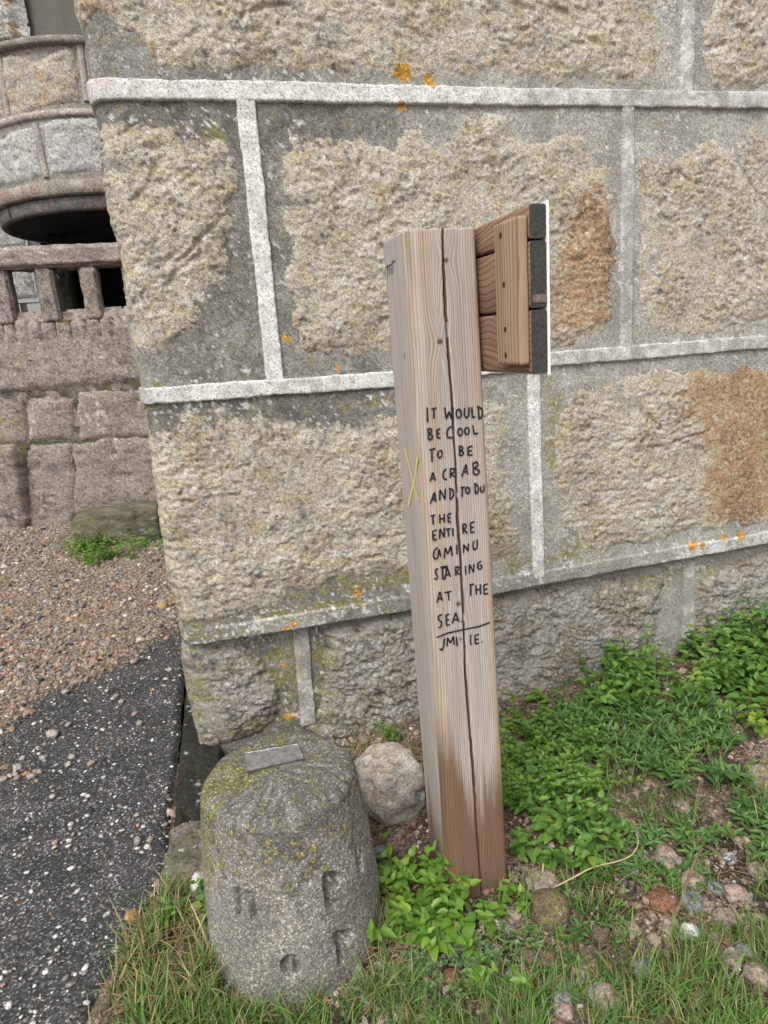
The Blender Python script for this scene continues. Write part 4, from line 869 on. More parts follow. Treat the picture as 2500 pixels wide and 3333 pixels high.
# ------------------------------------------------------------------ round turret behind it
TC = (-0.63, 8.75); TR = 1.20
def on_cyl(px, py, R=TR):
    r = ray(px, py); a = r[0]**2 + r[1]**2; ox, oy = CAM[0] - TC[0], CAM[1] - TC[1]; b = 2*(ox*r[0] + oy*r[1]); c_ = ox*ox + oy*oy - R*R
    disc = b*b - 4*a*c_
    if disc < 0:
        disc = 0.0
    t = (-b - math.sqrt(disc))/(2*a); P = CAM + r*t
    return (math.atan2(P[0] - TC[0], -(P[1] - TC[1]))*TR, P[2])
def cyl_map(S, Z, H):
    a = S/TR; return np.stack([TC[0] + (TR + H)*np.sin(a), TC[1] - (TR + H)*np.cos(a), Z], -1)
def T(*pts): return [on_cyl(*p) for p in pts]
tur = thing('turret', 'round granite turret with curved stone courses overhanging a dark terrace', 'tower', (TC[0], TC[1], 0))
def lathe(name, prof, parent, col, seed=1, nth=160, mat='stone_far', wob=0.004):
    th = np.linspace(-np.pi, np.pi, nth + 1)[:-1]; r = np.array([p[0] for p in prof]); z = np.array([p[1] for p in prof])
    A, K = np.meshgrid(th, np.arange(len(prof)), indexing='ij'); R = r[K] + wob*fbm(A*4, z[K]*6, 3, seed=seed); Z = z[K]
    V = np.stack([TC[0] + R*np.sin(A), TC[1] - R*np.cos(A), Z], -1).reshape(-1, 3); m = len(prof); F = grid_faces(nth, m); i0 = np.arange(m - 1)
    F = np.concatenate([F, np.stack([(nth - 1)*m + i0, i0, i0 + 1, (nth - 1)*m + i0 + 1], 1)])
    n1 = fbm(A*3, Z*7, 4, .6, seed + 5); n2 = fbm(A*12, Z*20, 3, .6, seed + 6); C = lerp(np.broadcast_to(col[0], A.shape + (3,)), col[1], smooth(-.25, .35, n1 + .3*n2))
    if len(col) > 2: C = lerp(C, col[2], smooth(.05, .35, n2 - .4*n1)*.8)
    return put(name, npmesh(name, V, F, M[mat], cols=dict(col=C.reshape(-1, 3))), parent)
zs_top, zs_bot = on_cyl(150, 112, TR + .06)[1], on_cyl(150, 138, TR + .06)[1]
zr1 = on_cyl(150, 372)[1]; zc_t, zc_b = on_cyl(200, 590)[1], on_cyl(200, 628, TR + .07)[1]; zso = on_cyl(220, 685, TR + .02)[1]
lathe('body', [(TR, zc_t - .05), (TR, zs_bot + .02)], tur, ((0.24, 0.225, 0.19), (0.31, 0.29, 0.255)), 71, wob=.002)
lathe('sill', [(TR - .15, zs_top), (TR + .05, zs_top), (TR + .065, zs_top - .02), (TR + .065, zs_bot + .01), (TR + .05, zs_bot), (TR - .1, zs_bot)], tur, ((0.20, 0.175, 0.14), (0.28, 0.255, 0.22), (0.32, 0.32, 0.30)), 72)
lathe('mortar_ribbon', [(TR - .01, zr1 + .035), (TR + .022, zr1 + .03), (TR + .026, zr1), (TR + .022, zr1 - .03), (TR - .01, zr1 - .035)], tur, ((0.34, 0.27, 0.235), (0.42, 0.37, 0.33), (0.50, 0.48, 0.46)), 73, wob=.008)
lathe('cornice', [(TR - .05, zc_t + .03), (TR + .045, zc_t), (TR + .075, zc_t - .03), (TR + .075, zc_b), (TR + .06, zc_b - .015), (TR - .02, zc_b - .02)], tur, ((0.27, 0.19, 0.155), (0.24, 0.22, 0.19), (0.42, 0.37, 0.33)), 74)
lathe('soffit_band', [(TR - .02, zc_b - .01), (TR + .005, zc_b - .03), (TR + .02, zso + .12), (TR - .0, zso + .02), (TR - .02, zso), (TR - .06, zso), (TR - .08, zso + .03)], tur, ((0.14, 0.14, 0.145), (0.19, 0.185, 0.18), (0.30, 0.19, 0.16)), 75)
lathe('soffit', [(TR - .07, zso + .02), (.02, zso + .03)], tur, ((0.03, 0.03, 0.028), (0.05, 0.048, 0.044)), 78)  # shade under the turret painted into the underside's colour
def tur_wear(S, Z):
    x0, z0 = on_cyl(135, 250); r = np.exp(-((S - x0)/.07)**2)*smooth(zr1, zr1 + .2, Z)*.75; r = r + .6*np.exp(-((S - x0 + .16)/.05)**2)*smooth(zr1 + .3, zr1 + .5, Z)
    return r, .3 + 0*S, 0*S, 0*S
kt = dict(mapf=cyl_map, cell=.016, proud=.03, amp=.7, fs=.5, mat='stone_far', wear=tur_wear, jag=.03)
make_stone(tur, T((9, 190), (60, 178), (90, 188), (104, 205), (150, 185), (208, 160), (246, 152), (262, 334), (181, 345), (41, 393), (14, 271)), pal='tan', seed=81, **kt)
make_stone(tur, T((272, 150), (380, 112), (520, 100), (520, 300), (365, 316), (289, 327)), pal='tan', seed=82, **kt)
make_stone(tur, [(-1.75, zr1 + .08), (-1.75, zs_bot - .1)] + T((-2, 205), (22, 398)), pal='tan', seed=83, **kt)
make_stone(tur, T((2, 455), (59, 420), (108, 405), (136, 574), (60, 598), (2, 612)) + [(-1.6, zc_t + .08), (-1.6, zr1 - .08)], pal='pale', seed=84, **kt)
make_stone(tur, T((131, 402), (316, 383), (520, 378), (520, 560), (407, 556), (167, 572), (140, 434)), pal='pale', seed=85, **kt)
for a, b in [((258, 140), (285, 330)), ((0, 190), (32, 400)), ((116, 400), (153, 578))]:
    p, q = on_cyl(*a), on_cyl(*b); n = 14; t = np.linspace(0, 1, n); s_ = p[0] + (q[0] - p[0])*t; z_ = p[1] + (q[1] - p[1])*t
    pr = np.array([-1.1, -1, -.8, 0, .8, 1, 1.1])*.03; ph = np.array([-.01, .01, .022, .024, .022, .01, -.01])
    V = cyl_map(s_[:, None] + pr[None, :], np.repeat(z_[:, None], 7, 1), np.repeat(ph[None], n, 0)).reshape(-1, 3)
    C = np.tile(np.array([[.36, .32, .28]]), (len(V), 1))*(1 + .3*fbm(V[:, 2]*9, V[:, 0]*9, 2, seed=5))[:, None]
    put('mortar_ribbon', npmesh('mortar_ribbon', V, grid_faces(n, 7), M['stone_far'], cols=dict(col=C)), tur)
# window above the sill
lathe('window_pane', [(TR - .12, zs_top + 1.6), (TR - .12, zs_top - .02)], tur, ((0.13, 0.125, 0.105), (0.15, 0.143, 0.12)), 76, mat='paint', wob=0)
jx0, jx1 = on_cyl(-40, 60)[0], on_cyl(50, 60)[0]
def jamb(S, Z, d): return .05*smooth(0, .03, d)
make_stone(tur, [(jx0 - .25, zs_top - .02), (jx0 - .25, zs_top + 1.5), (jx1, zs_top + 1.5), (jx1 + .01, zs_top - .02)], pal='pale', seed=86, name='window_jamb', extra=jamb, **{**kt, 'proud': .02})
lathe('upper_wall', [(TR + .03, zs_top + 2.6), (TR + .03, zs_top + 1.45), (TR - .13, zs_top + 1.44)], tur, ((0.30, 0.29, 0.26), (0.38, 0.37, 0.34)), 77)

# house behind the terrace
hou = thing('house', 'pale stone house wall with a dark terrace room behind the turret', 'house', (-3.0, 10.2, 0))
YH = 10.0
def hpt(px, py):
    p = on_y(px, py, YH); return (p[0], p[2])
def house_map(S, Z, H): return np.stack([S, YH - H, Z], -1)
xd = hpt(116, 920)[0]; xq = hpt(68, 1010)[0]; zq = hpt(80, 985)[1]; ztr = zt
def wallbox(x0, x1, y0, y1, z0, z1, name, mat, seed=1):
    bm = bmesh.new(); bmesh.ops.create_cube(bm, size=1)
    for v in bm.verts: v.co = Vector(((x0 + x1)/2 + v.co.x*(x1 - x0), (y0 + y1)/2 + v.co.y*(y1 - y0), (z0 + z1)/2 + v.co.z*(z1 - z0)))
    return put(name, bmmesh(name, bm, mat), hou)
dark_m = plain('shaded room plaster', (0.035, 0.034, 0.03), (0.05, 0.048, 0.042), 4.0); pale_m = plain('pale render', (0.36, 0.36, 0.35), (0.44, 0.44, 0.43), 6.0)  # shade of the deep room is put into its near-black colour
wallbox(-7, xd, YH, YH + .4, zq, 7.5, 'wall', pale_m); wallbox(-7, xq, YH + .01, YH + .39, 0, zq, 'wall', pale_m); wallbox(xd - .16, xd, YH + .012, YH + .39, 0, zq, 'wall', pale_m)
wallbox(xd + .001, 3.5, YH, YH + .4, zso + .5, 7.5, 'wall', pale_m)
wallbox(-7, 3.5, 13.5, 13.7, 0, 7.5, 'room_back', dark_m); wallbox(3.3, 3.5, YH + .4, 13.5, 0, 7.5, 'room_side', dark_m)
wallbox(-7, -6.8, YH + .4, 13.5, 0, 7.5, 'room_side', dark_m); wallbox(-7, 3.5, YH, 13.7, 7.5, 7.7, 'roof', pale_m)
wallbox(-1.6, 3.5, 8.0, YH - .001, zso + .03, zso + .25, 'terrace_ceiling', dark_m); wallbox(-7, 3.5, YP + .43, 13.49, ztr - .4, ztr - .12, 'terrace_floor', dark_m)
kh = dict(mapf=house_map, cell=.03, proud=.03, amp=.9, fs=.5, mat='stone_far', wear=None, jag=.03)
make_stone(hou, [(xd - .62, zq + .05), (xd - .62, zq + .62), (xd - .02, zq + .62), (xd - .02, zq + .05)], pal='pale', seed=91, **kh)
make_stone(hou, [(xd - .95, zq + .68), (xd - .95, zq + 1.4), (xd - .02, zq + 1.4), (xd - .02, zq + .68)], pal='pale', seed=92, **kh)
make_stone(hou, [(-4.4, zq - .6), (-4.4, zq + .62), (xd - .70, zq + .62), (xd - .70, zq - .6)], pal='pale', seed=93, **kh)
make_stone(hou, [(-4.4, zq + .68), (-4.4, zq + 1.4), (xd - 1.03, zq + 1.4), (xd - 1.03, zq + .68)], pal='pale', seed=94, **kh)
rough_box('pier', hpt(232, 950)[0], hpt(275, 950)[0], 9.0, 9.3, ztr - .12, zso + .04, 'wet_shade', hou, 95, .04, .02)

# ------------------------------------------------------------------ boulders and loose stones
PALS = {k_: v for k_, v in PAL.items()}
PAL['granite'] = ((0.44, 0.395, 0.335), (0.37, 0.32, 0.26), (0.54, 0.515, 0.475), (0.28, 0.265, 0.24), (0.42, 0.34, 0.25))
PAL['rose'] = ((0.40, 0.285, 0.235), (0.34, 0.235, 0.185), (0.48, 0.41, 0.375), (0.13, 0.128, 0.13), (0.40, 0.31, 0.255))
PAL['brown'] = ((0.16, 0.115, 0.08), (0.13, 0.10, 0.065), (0.20, 0.155, 0.11), (0.10, 0.085, 0.06), (0.17, 0.12, 0.07))
PAL['grey'] = ((0.24, 0.245, 0.25), (0.19, 0.195, 0.20), (0.36, 0.36, 0.36), (0.10, 0.10, 0.105), (0.26, 0.25, 0.24))
PAL['white'] = ((0.60, 0.585, 0.55), (0.52, 0.49, 0.44), (0.70, 0.69, 0.67), (0.30, 0.28, 0.25), (0.55, 0.46, 0.36))
PAL['red'] = ((0.24, 0.115, 0.075), (0.19, 0.09, 0.06), (0.30, 0.17, 0.12), (0.14, 0.075, 0.055), (0.26, 0.13, 0.08))
PAL['ochre'] = ((0.44, 0.29, 0.13), (0.40, 0.25, 0.11), (0.50, 0.36, 0.20), (0.30, 0.19, 0.09), (0.46, 0.28, 0.10))
PAL['spark'] = ((0.62, 0.62, 0.61), (0.55, 0.54, 0.53), (0.72, 0.72, 0.72), (0.05, 0.05, 0.055), (0.5, 0.5, 0.5))
def rock(name, c, rad, pal, seed, sub=3, amt=.22, rotz=0.0, boxy=0.0, fs=1.0, moss=0.0, parent=None, mat='stone', tilt=0.0):
    V, F = ico(sub)
    if boxy: 
        q = np.abs(V).max(1, keepdims=True); V = V*(1 - boxy) + V/q*boxy*.82
    r = 1 + amt*n3(V, 1.1, 2, seed) + amt*.45*n3(V, 2.6, 2, seed + 3) + amt*.12*n3(V, 9, 2, seed + 5)
    V = V*r[:, None]*np.array(rad)
    ca, sa = math.cos(rotz), math.sin(rotz); ct, st = math.cos(tilt), math.sin(tilt)
    V = np.stack([V[:, 0]*ct - V[:, 2]*st, V[:, 1], V[:, 0]*st + V[:, 2]*ct], 1)
    V = np.stack([V[:, 0]*ca - V[:, 1]*sa, V[:, 0]*sa + V[:, 1]*ca, V[:, 2]], 1)
    W_ = V + np.array(c); a, b = W_[:, 0] + W_[:, 1]*.8 + seed, W_[:, 2] + W_[:, 1]*.5
    m = moss*smooth(-.3, .5, V[:, 2]/rad[2]) if moss else None
    C = stone_colour(a, b, pal, seed, lich=m, fs=fs)
    o = bpy.data.objects.new(name, npmesh(name, V, F, M[mat], cols=dict(col=C))); link(o); o.location = c
    return o
p = G(1290, 2690)
tag(rock('boulder', (p[0] + .01, p[1] + .10, .085), (.115, .12, .125), 'granite', 901, 5, .18, .3, boxy=.25, tilt=.1), 'pale rounded granite boulder wedged between the bollard and the signpost', 'boulder')
p = G(395, 1775)
tag(rock('stone_block', (p[0], p[1] + .18, .13), (.42, .26, .19), 'damp', 902, 5, .12, -.05, boxy=.75, fs=.6, moss=.35), 'flat topped mossy stone block at the foot of the pink wall', 'stone block')
GL = {'rose': ('speckled pink granite stone lying in the grass', 'pink granite stones in the grass'), 'brown': ('dull brown rounded stone lying in the grass', 'brown stones in the grass'),
      'grey': ('dark grey stone lying in the grass', 'grey stones in the grass')}
SPEC = [(1768, 2884, 100, 60, 'rose'), (1780, 3127, 78, 78, 'brown'), (1722, 3127, 60, 60, 'brown'), (1952, 3060, 62, 80, 'brown'), (2168, 2821, 86, 100, 'rose'),
        (2254, 2876, 72, 64, 'rose'), (2250, 2947, 74, 60, 'grey'), (2399, 2923, 70, 60, 'rose'), (2344, 3001, 62, 56, 'rose'), (2422, 3103, 50, 44, 'grey'), (2383, 3135, 64, 56, 'rose'), (2469, 3182, 84, 60, 'rose'),
        (1964, 3268, 92, 92, 'rose'), (1831, 3252, 70, 50, 'grey'), (1835, 3303, 62, 56, 'rose'), (1729, 3315, 60, 56, 'rose'), (1670, 2986, 52, 46, 'rose'), (1662, 3033, 44, 40, 'grey'), (2093, 3166, 70, 60, 'grey'),
        (2113, 2939, 44, 40, 'rose'), (2469, 2539, 100, 60, 'rose'), (2219, 2633, 52, 44, 'rose'), (1506, 3088, 42, 42, 'rose'), (1670, 3190, 52, 44, 'grey'), (2015, 3040, 44, 40, 'brown'), (2290, 2820, 44, 40, 'rose'),
        (2330, 2900, 52, 46, 'grey'), (2370, 2990, 50, 44, 'rose'), (2310, 3060, 52, 46, 'rose'), (2180, 3010, 50, 44, 'rose'), (2060, 3030, 44, 40, 'rose'), (2420, 3020, 56, 46, 'rose'), (2300, 2960, 46, 40, 'rose'), (2130, 3060, 40, 36, 'rose'), (1900, 3170, 46, 40, 'rose'), (2460, 2840, 54, 44, 'rose')]
def stone_label(px, py, pal):
    c = {'rose': 'speckled pink granite stone', 'brown': 'dull brown rounded stone', 'grey': 'dark grey stone'}[pal]
    if py < 2700: w = 'on bare soil before the wall bank'
    elif px > 2240: w = 'in the stony patch between the dead twig and thick grass'
    elif px > 2000: w = 'on the post side of the dead twig'
    elif py > 3200: w = 'in the grass beyond the brown stones'
    elif px < 1700: w = 'near the foot of the post'
    else: w = 'in thin grass past the curling straw'
    return c + ' ' + w, 'stone', c + 's ' + w
for a, (px, py, w, h, pal) in enumerate(SPEC):
    p = G(px, py); dist = math.hypot(math.hypot(p[0], p[1]), 1.4); r = w/2/FPX*dist; r2 = h/2/FPX*dist
    tag(rock('loose_stone', (p[0], p[1], r2*.22 + float(ground_z(p[0], p[1]))), (r*.95, r*.8, r2*.75), pal, 910 + a, 3, .42, a*1.3, boxy=.55, fs=2.6, tilt=random.uniform(-.4, .4)), *stone_label(px, py, pal))
def one(px, py, w, h, pal, label, seed, name='loose_stone', amt=.28, boxy=.2, moss=0):
    p = G(px, py); dist = math.hypot(math.hypot(p[0], p[1]), 1.4); r = w/2/FPX*dist; r2 = h/2/FPX*dist
    tag(rock(name, (p[0], p[1], r2*.42), (r, r*.9, r2*.85), pal, seed, 4, amt, seed*.7, boxy=boxy, fs=1.8, moss=moss), label, 'stone')
one(1792, 2985, 125, 110, 'brown', 'large mossy brown round stone in the grass in front of the post', 971, moss=.55, amt=.14)
one(2156, 2947, 84, 62, 'red', 'flat reddish brown stone beside the dead twig', 972)
one(2246, 3048, 52, 52, 'spark', 'white stone with bold black flecks in the grass', 973, amt=.18)
one(2375, 2802, 38, 34, 'spark', 'small white stone with blue grey flecks on bare soil', 974)
one(1607, 3013, 46, 40, 'spark', 'small white stone with black flecks near the foot of the post', 975)
one(660, 2900, 64, 92, 'white', 'white quartz stone standing against the side of the bollard', 976, amt=.35)
one(1188, 3262, 30, 34, 'white', 'tiny white pebble at the foot of the bollard', 977, amt=.12)
one(1317, 3310, 42, 46, 'ochre', 'orange tan pebble in the grass before the bollard', 978, amt=.12)
one(432, 2990, 40, 40, 'ochre', 'orange pebble at the grassy edge of the asphalt', 979, amt=.15)
one(1470, 3190, 52, 44, 'red', 'red brown stone under the small leafy plant', 980)
one(530, 1980, 36, 30, 'ochre', 'smooth yellow pebble on the gravel beside the wall corner', 981, amt=.08, boxy=0)
one(1245, 2790, 60, 50, 'grey', 'grey stone half buried between bollard and boulder', 982)
AS = [(245, 2228, 34), (215, 2260, 28), (350, 2255, 20), (378, 2273, 24), (397, 2290, 26), (175, 2398, 48), (440, 2330, 22), (455, 2362, 28), (235, 2473, 30), (298, 2493, 28), (225, 2495, 26), (172, 2600, 22), (490, 2740, 26), (450, 2745, 30), (448, 2660, 20), (180, 2750, 20), (555, 2187, 26), (75, 2180, 44), (440, 2160, 34), (140, 2476, 26), (75, 2475, 24), (60, 2540, 26), (130, 2520, 24), (10, 2545, 30), (225, 2365, 24), (105, 2535, 34)]
for a, (px, py, w) in enumerate(AS):
    p = G(px, py); dist = math.hypot(math.hypot(p[0], p[1]), 1.5); r = w*.42/FPX*dist
    tag(rock('loose_stone', (p[0], p[1], r*.35 + .006), (r, r*.8, r*.6), 'granite' if a % 3 else 'rose', 1000 + a, 2, .5, a*1.1, boxy=.45, fs=2), 'loose pinkish stone on the black asphalt path', 'stone', 'loose stones on the asphalt')

# ------------------------------------------------------------------ plants
def leaf_arrays(length, width, kind, fold=.25, curl=.25, nt=6):
    t = np.linspace(0, 1, nt); u = np.array([-1, -.5, 0, .5, 1])
    if kind == 'ovate': w = width*np.sin(np.pi*np.clip(t, 0, 1)**.72)**.85*(1 - .25*t)
    else: w = width*np.sin(np.pi*np.clip(t*.94 + .06, 0, 1)**1.15)**.8
    w[0] = width*.10; w[-1] = width*.02
    Tt, Uu = np.meshgrid(t, u, indexing='ij'); x = Tt*length; y = Uu*w[:, None]/2
    z = np.abs(Uu)*w[:, None]*fold - curl*length*Tt**2 + .04*length*np.sin(Tt*14)*np.abs(Uu)*(kind == 'ovate')
    return np.stack([x, y, z], -1).reshape(-1, 3), grid_faces(nt, 5)
def leaf_material(name, a, b, c, attr=None):
    k = NT(name, 0.42, 0.4); v = k.attr(attr) if attr else k.rand()
    col = k.ramp(v, [(0.0, a), (0.45, b), (0.85, c), (1.0, (c[0]*1.35, c[1]*1.0, c[2]*.8))])
    col = k.mix(1.0, col, k.ramp(k.noise(90, 3), [(0.3, .78), (.7, 1.2)]), 'MULTIPLY')
    k.put(k.b.inputs['Base Color'], col)
    tr = k.n('ShaderNodeBsdfTranslucent'); k.l(k.mix(1.0, col, (1.25, 1.35, .7), 'MULTIPLY'), tr.inputs[0])
    mx = k.n('ShaderNodeMixShader'); mx.inputs[0].default_value = .30; out = k.t.nodes['Material Output']
    k.l(k.b.outputs[0], mx.inputs[1]); k.l(tr.outputs[0], mx.inputs[2]); k.l(mx.outputs[0], out.inputs[0])
    return k.m
M['leaf_lime'] = leaf_material('lime leaf', (0.085, 0.19, 0.022), (0.13, 0.265, 0.032), (0.19, 0.34, 0.055))
M['leaf_mid'] = leaf_material('green leaf', (0.065, 0.155, 0.028), (0.105, 0.23, 0.040), (0.165, 0.31, 0.06))
M['leaf_joined'] = leaf_material('small leaf', (0.075, 0.165, 0.03), (0.115, 0.24, 0.04), (0.19, 0.33, 0.055), 'tone')
M['leaf_grey'] = leaf_material('grey green leaf', (0.11, 0.18, 0.085), (0.15, 0.235, 0.11), (0.21, 0.30, 0.15), 'tone')
M['leaf_narrow'] = leaf_material('narrow leaf', (0.06, 0.145, 0.035), (0.095, 0.205, 0.055), (0.15, 0.28, 0.075), 'tone')
M['stem'] = plain('reddish stem', (0.12, 0.075, 0.035), (0.10, 0.14, 0.04), 40)
LEAFM = {}
for mk in ('leaf_lime', 'leaf_mid'):
    for v_ in range(4):
        V, F = leaf_arrays(1.0, (.62, .70, .56, .66)[v_], 'ovate', (.22, .10, .3, .18)[v_], (.22, .35, .12, .28)[v_])
        LEAFM[mk, v_] = npmesh('leaf', V, F, M[mk])
def tube(P, r0, r1, k=5):
    P = np.asarray(P, float); n = len(P); T_ = np.gradient(P, axis=0); T_ /= np.linalg.norm(T_, axis=1)[:, None] + 1e-9
    ref = np.array([0.31, .77, .55]); A = np.cross(T_, ref); A /= np.linalg.norm(A, axis=1)[:, None] + 1e-9; Bq = np.cross(T_, A)
    r = np.linspace(r0, r1, n); a = np.linspace(0, 2*np.pi, k, endpoint=False)
    V = P[:, None] + r[:, None, None]*(np.cos(a)[None, :, None]*A[:, None] + np.sin(a)[None, :, None]*Bq[:, None])
    i = np.arange(n*k).reshape(n, k); j = np.roll(i, -1, 1); F = np.stack([i[:-1], j[:-1], j[1:], i[1:]], -1).reshape(-1, 4)
    return V.reshape(-1, 3), F
def join(parts):
    V, F, o = [], [], 0
    for v, f in parts: V.append(v); F.append(f + o); o += len(v)
    return np.concatenate(V), np.concatenate(F)
def basis(d, up):
    x = np.array(d, float); x /= np.linalg.norm(x); y = np.cross(up, x); ny = np.linalg.norm(y)
    y = y/ny if ny > 1e-6 else np.array([0, 1, 0]); z = np.cross(x, y); return np.stack([x, y, z], 1)
def sprig(base, height, leaf, lean, nodes, narrow=False, whorl=2):
    """one stem: its path and its leaves as (origin, 3x3 basis, size)"""
    base = np.array(base, float); t = np.linspace(0, 1, 7); a0 = random.uniform(0, 6.28)
    bend = np.array([lean[0], lean[1], 0]); P = base + np.outer(t, [0, 0, height]) + np.outer(t**1.6, bend*height)
    P[:, 0] += .012*np.sin(t*5 + a0)*height*3; lv = []
    for i in range(nodes):
        f = .18 + .82*(i + 1)/nodes; q = np.array([np.interp(f, t, P[:, c]) for c in range(3)])
        for w in range(whorl):
            ang = a0 + i*2.4 + w*2*math.pi/whorl + random.uniform(-.35, .35)
            el = (random.uniform(-.1, .35) if f < .85 else random.uniform(.3, .9)) + (.3 if narrow else 0)
            d = np.array([math.cos(ang)*math.cos(el), math.sin(ang)*math.cos(el), math.sin(el)]) + .35*bend
            sz = leaf*(1.05 - .45*max(0, f - .55)/.45)*random.uniform(.75, 1.2)
            lv.append((q, basis(d, np.array([random.uniform(-.3, .3), random.uniform(-.5, .1), 1.0])), sz))
    return P, lv
def leafy_plant(x, y, stems, height, leaf, mk, label, group, z=None, lean=None, nodes=4, spread=.03, name='leafy_plant'):
    z = float(ground_z(x, y)) if z is None else z
    root = thing(name, label, 'plant', (x, y, z), group); tubes = []
    for s_ in range(stems):
        b = (x + random.gauss(0, spread), y + random.gauss(0, spread), z - .01); h = height*random.uniform(.55, 1.15)
        ln = (random.gauss(0, .35), random.gauss(-.15, .35)) if lean is None else (lean[0] + random.gauss(0, .25), lean[1] + random.gauss(0, .25))
        P, lv = sprig(b, h, leaf, ln, nodes); tubes.append(tube(P, .0016, .0009))
        for q, R, sz in lv:
            o = bpy.data.objects.new('leaf', LEAFM[mk, random.randrange(4)]); link(o); o.parent = root
            o.matrix_basis = Matrix.Translation(Vector(q) - Vector((x, y, z))) @ Matrix(R.tolist()).to_4x4() @ Matrix.Diagonal((sz, sz, sz, 1))
    V, F = join(tubes); put('stems', npmesh('stems', V, F, M['stem']), root, 'stuff')
    return root
SML, SMF = leaf_arrays(1.0, .72, 'ovate', .2, .2, 4); NRL, NRF = leaf_arrays(1.0, .25, 'lance', .18, .25, 5)
def small_plant(x, y, stems, height, leaf, label, group, narrow=False, lean=None, nodes=5, spread=.04, name='creeping_plant', mat='leaf_joined', whorl=2, z=None):
    """leaves too small to pick apart: one joined mesh"""
    z = float(ground_z(x, y)) if z is None else z
    root = thing(name, label, 'plant', (x, y, z), group); tubes, Vs, Fs, Ts, o_ = [], [], [], [], 0
    bv, bf = (NRL, NRF) if narrow else (SML, SMF)
    for s_ in range(stems):
        b = (x + random.gauss(0, spread), y + random.gauss(0, spread), z - .008); h = height*random.uniform(.5, 1.2)
        ln = (random.gauss(0, .6), random.gauss(-.1, .6)) if lean is None else (lean[0] + random.gauss(0, .5), lean[1] + random.gauss(0, .5))
        P, lv = sprig(b, h, leaf, ln, nodes, narrow, whorl); tubes.append(tube(P, .0012, .0007, 4)); t0 = random.random()
        for q, R, sz in lv:
            Vs.append(bv @ (R*sz).T + q); Fs.append(bf + o_); o_ += len(bv); Ts.append(np.full(len(bv), min(1, max(0, .7*t0 + .3*random.random()))))
    put('leaves', npmesh('leaves', np.concatenate(Vs), np.concatenate(Fs), M['leaf_narrow' if narrow else mat], attrs=dict(tone=np.concatenate(Ts))), root, 'stuff')
    V, F = join(tubes); put('stems', npmesh('stems', V, F, M['stem']), root, 'stuff')
    return root
def in_poly(poly, n, mind, seed=0):
    P = np.array(poly); r = random.Random(seed); out = []; k = 0
    while len(out) < n and k < n*60:
        k += 1; x = r.uniform(P[:, 0].min(), P[:, 0].max()); y = r.uniform(P[:, 1].min(), P[:, 1].max())
        if poly_sdf(np.array([x]), np.array([y]), poly)[0] > 0 and all((x - a)**2 + (y - b)**2 > mind*mind for a, b in out): out.append((x, y))
    return out
def Gp(*pts): return [G(*p) for p in pts]
for x, y in in_poly(Gp((1275, 2860), (1420, 2830), (1500, 2900), (1520, 3060), (1460, 3150), (1330, 3130), (1270, 3000)), 11, .045, 1):
    leafy_plant(x, y, 4, .11, .046, 'leaf_lime', 'bright green broad leaved plant in the clump beside the bollard', 'broad leaved plants beside the bollard')
for x, y in in_poly(Gp((1665, 2640), (1750, 2600), (1900, 2640), (1960, 2740), (1880, 2850), (1700, 2850)), 13, .05, 2):
    leafy_plant(x, y, 4, .11, .043, 'leaf_mid', 'green broad leaved plant in the clump on the sign board side of the post', 'broad leaved plants beside the post')
for x, y in in_poly(Gp((2080, 2290), (2080, 2190), (2200, 2130), (2500, 2050), (2900, 1980), (2900, 2130), (2480, 2330), (2200, 2330), (2100, 2330)), 52, .045, 3):
    leafy_plant(x, y, 4, .21, .050, 'leaf_mid', 'green broad leaved plant in the thick bank at the foot of the wall', 'broad leaved plants along the wall', lean=(-.1, -.3))
for x, y in in_poly(Gp((1850, 2290), (1930, 2225), (2060, 2190), (2150, 2200), (2100, 2330), (1900, 2350)), 14, .045, 33):
    leafy_plant(x, y, 4, .22, .048, 'leaf_mid', 'green broad leaved plant at the post end of the wall bank', 'broad leaved plants at the post end of the bank', lean=(-.1, -.25))
for x, y in in_poly(Gp((2150, 2200), (2400, 2120), (2600, 2150), (2500, 2400), (2300, 2390)), 8, .07, 4):
    leafy_plant(x, y, 4, .14, .045, 'leaf_lime', 'yellowish green leafy plant at the front of the wall bank', 'yellowish leafy plants before the wall bank')
p = wpt(1725, 2240); leafy_plant(p[0], WY - .07, 2, .10, .055, 'leaf_mid', 'lone three leaved sprig growing against the grey foundation stone', None, z=p[1] - .03, lean=(-.1, -.2), spread=.012, nodes=3)
p = wpt(2400, 1960); leafy_plant(p[0], WY - .05, 1, .28, .036, 'leaf_mid', 'tall red stemmed sprig climbing the wall beside a mortar ribbon', None, z=p[1] - .12, lean=(0, 0), spread=.01, nodes=5)
p = G(1305, 2470); leafy_plant(p[0], p[1] + .1, 3, .12, .036, 'leaf_mid', 'small leafy sprig among dry grass behind the boulder', None, spread=.02)
p = G(1520, 2935); leafy_plant(p[0], p[1], 3, .12, .034, 'leaf_lime', 'small sprig growing against the front foot of the post', None, spread=.02)
p = G(1660, 2960); leafy_plant(p[0], p[1], 4, .08, .030, 'leaf_lime', 'low leafy sprig at the corner of the post foot', None, spread=.03)
p = G(1545, 3200); leafy_plant(p[0], p[1], 5, .07, .034, 'leaf_lime', 'small lime green plant over the red brown stone', None, spread=.035)
for x, y in in_poly(Gp((1650, 2420), (1760, 2380), (1900, 2440), (1930, 2560), (1800, 2640), (1660, 2640)), 14, .05, 5):
    small_plant(x, y, 13, .10, .026, 'dense lime green small leaved plant in the mat between post and wall', 'small leaved plants between post and wall', nodes=6, spread=.04, whorl=3)
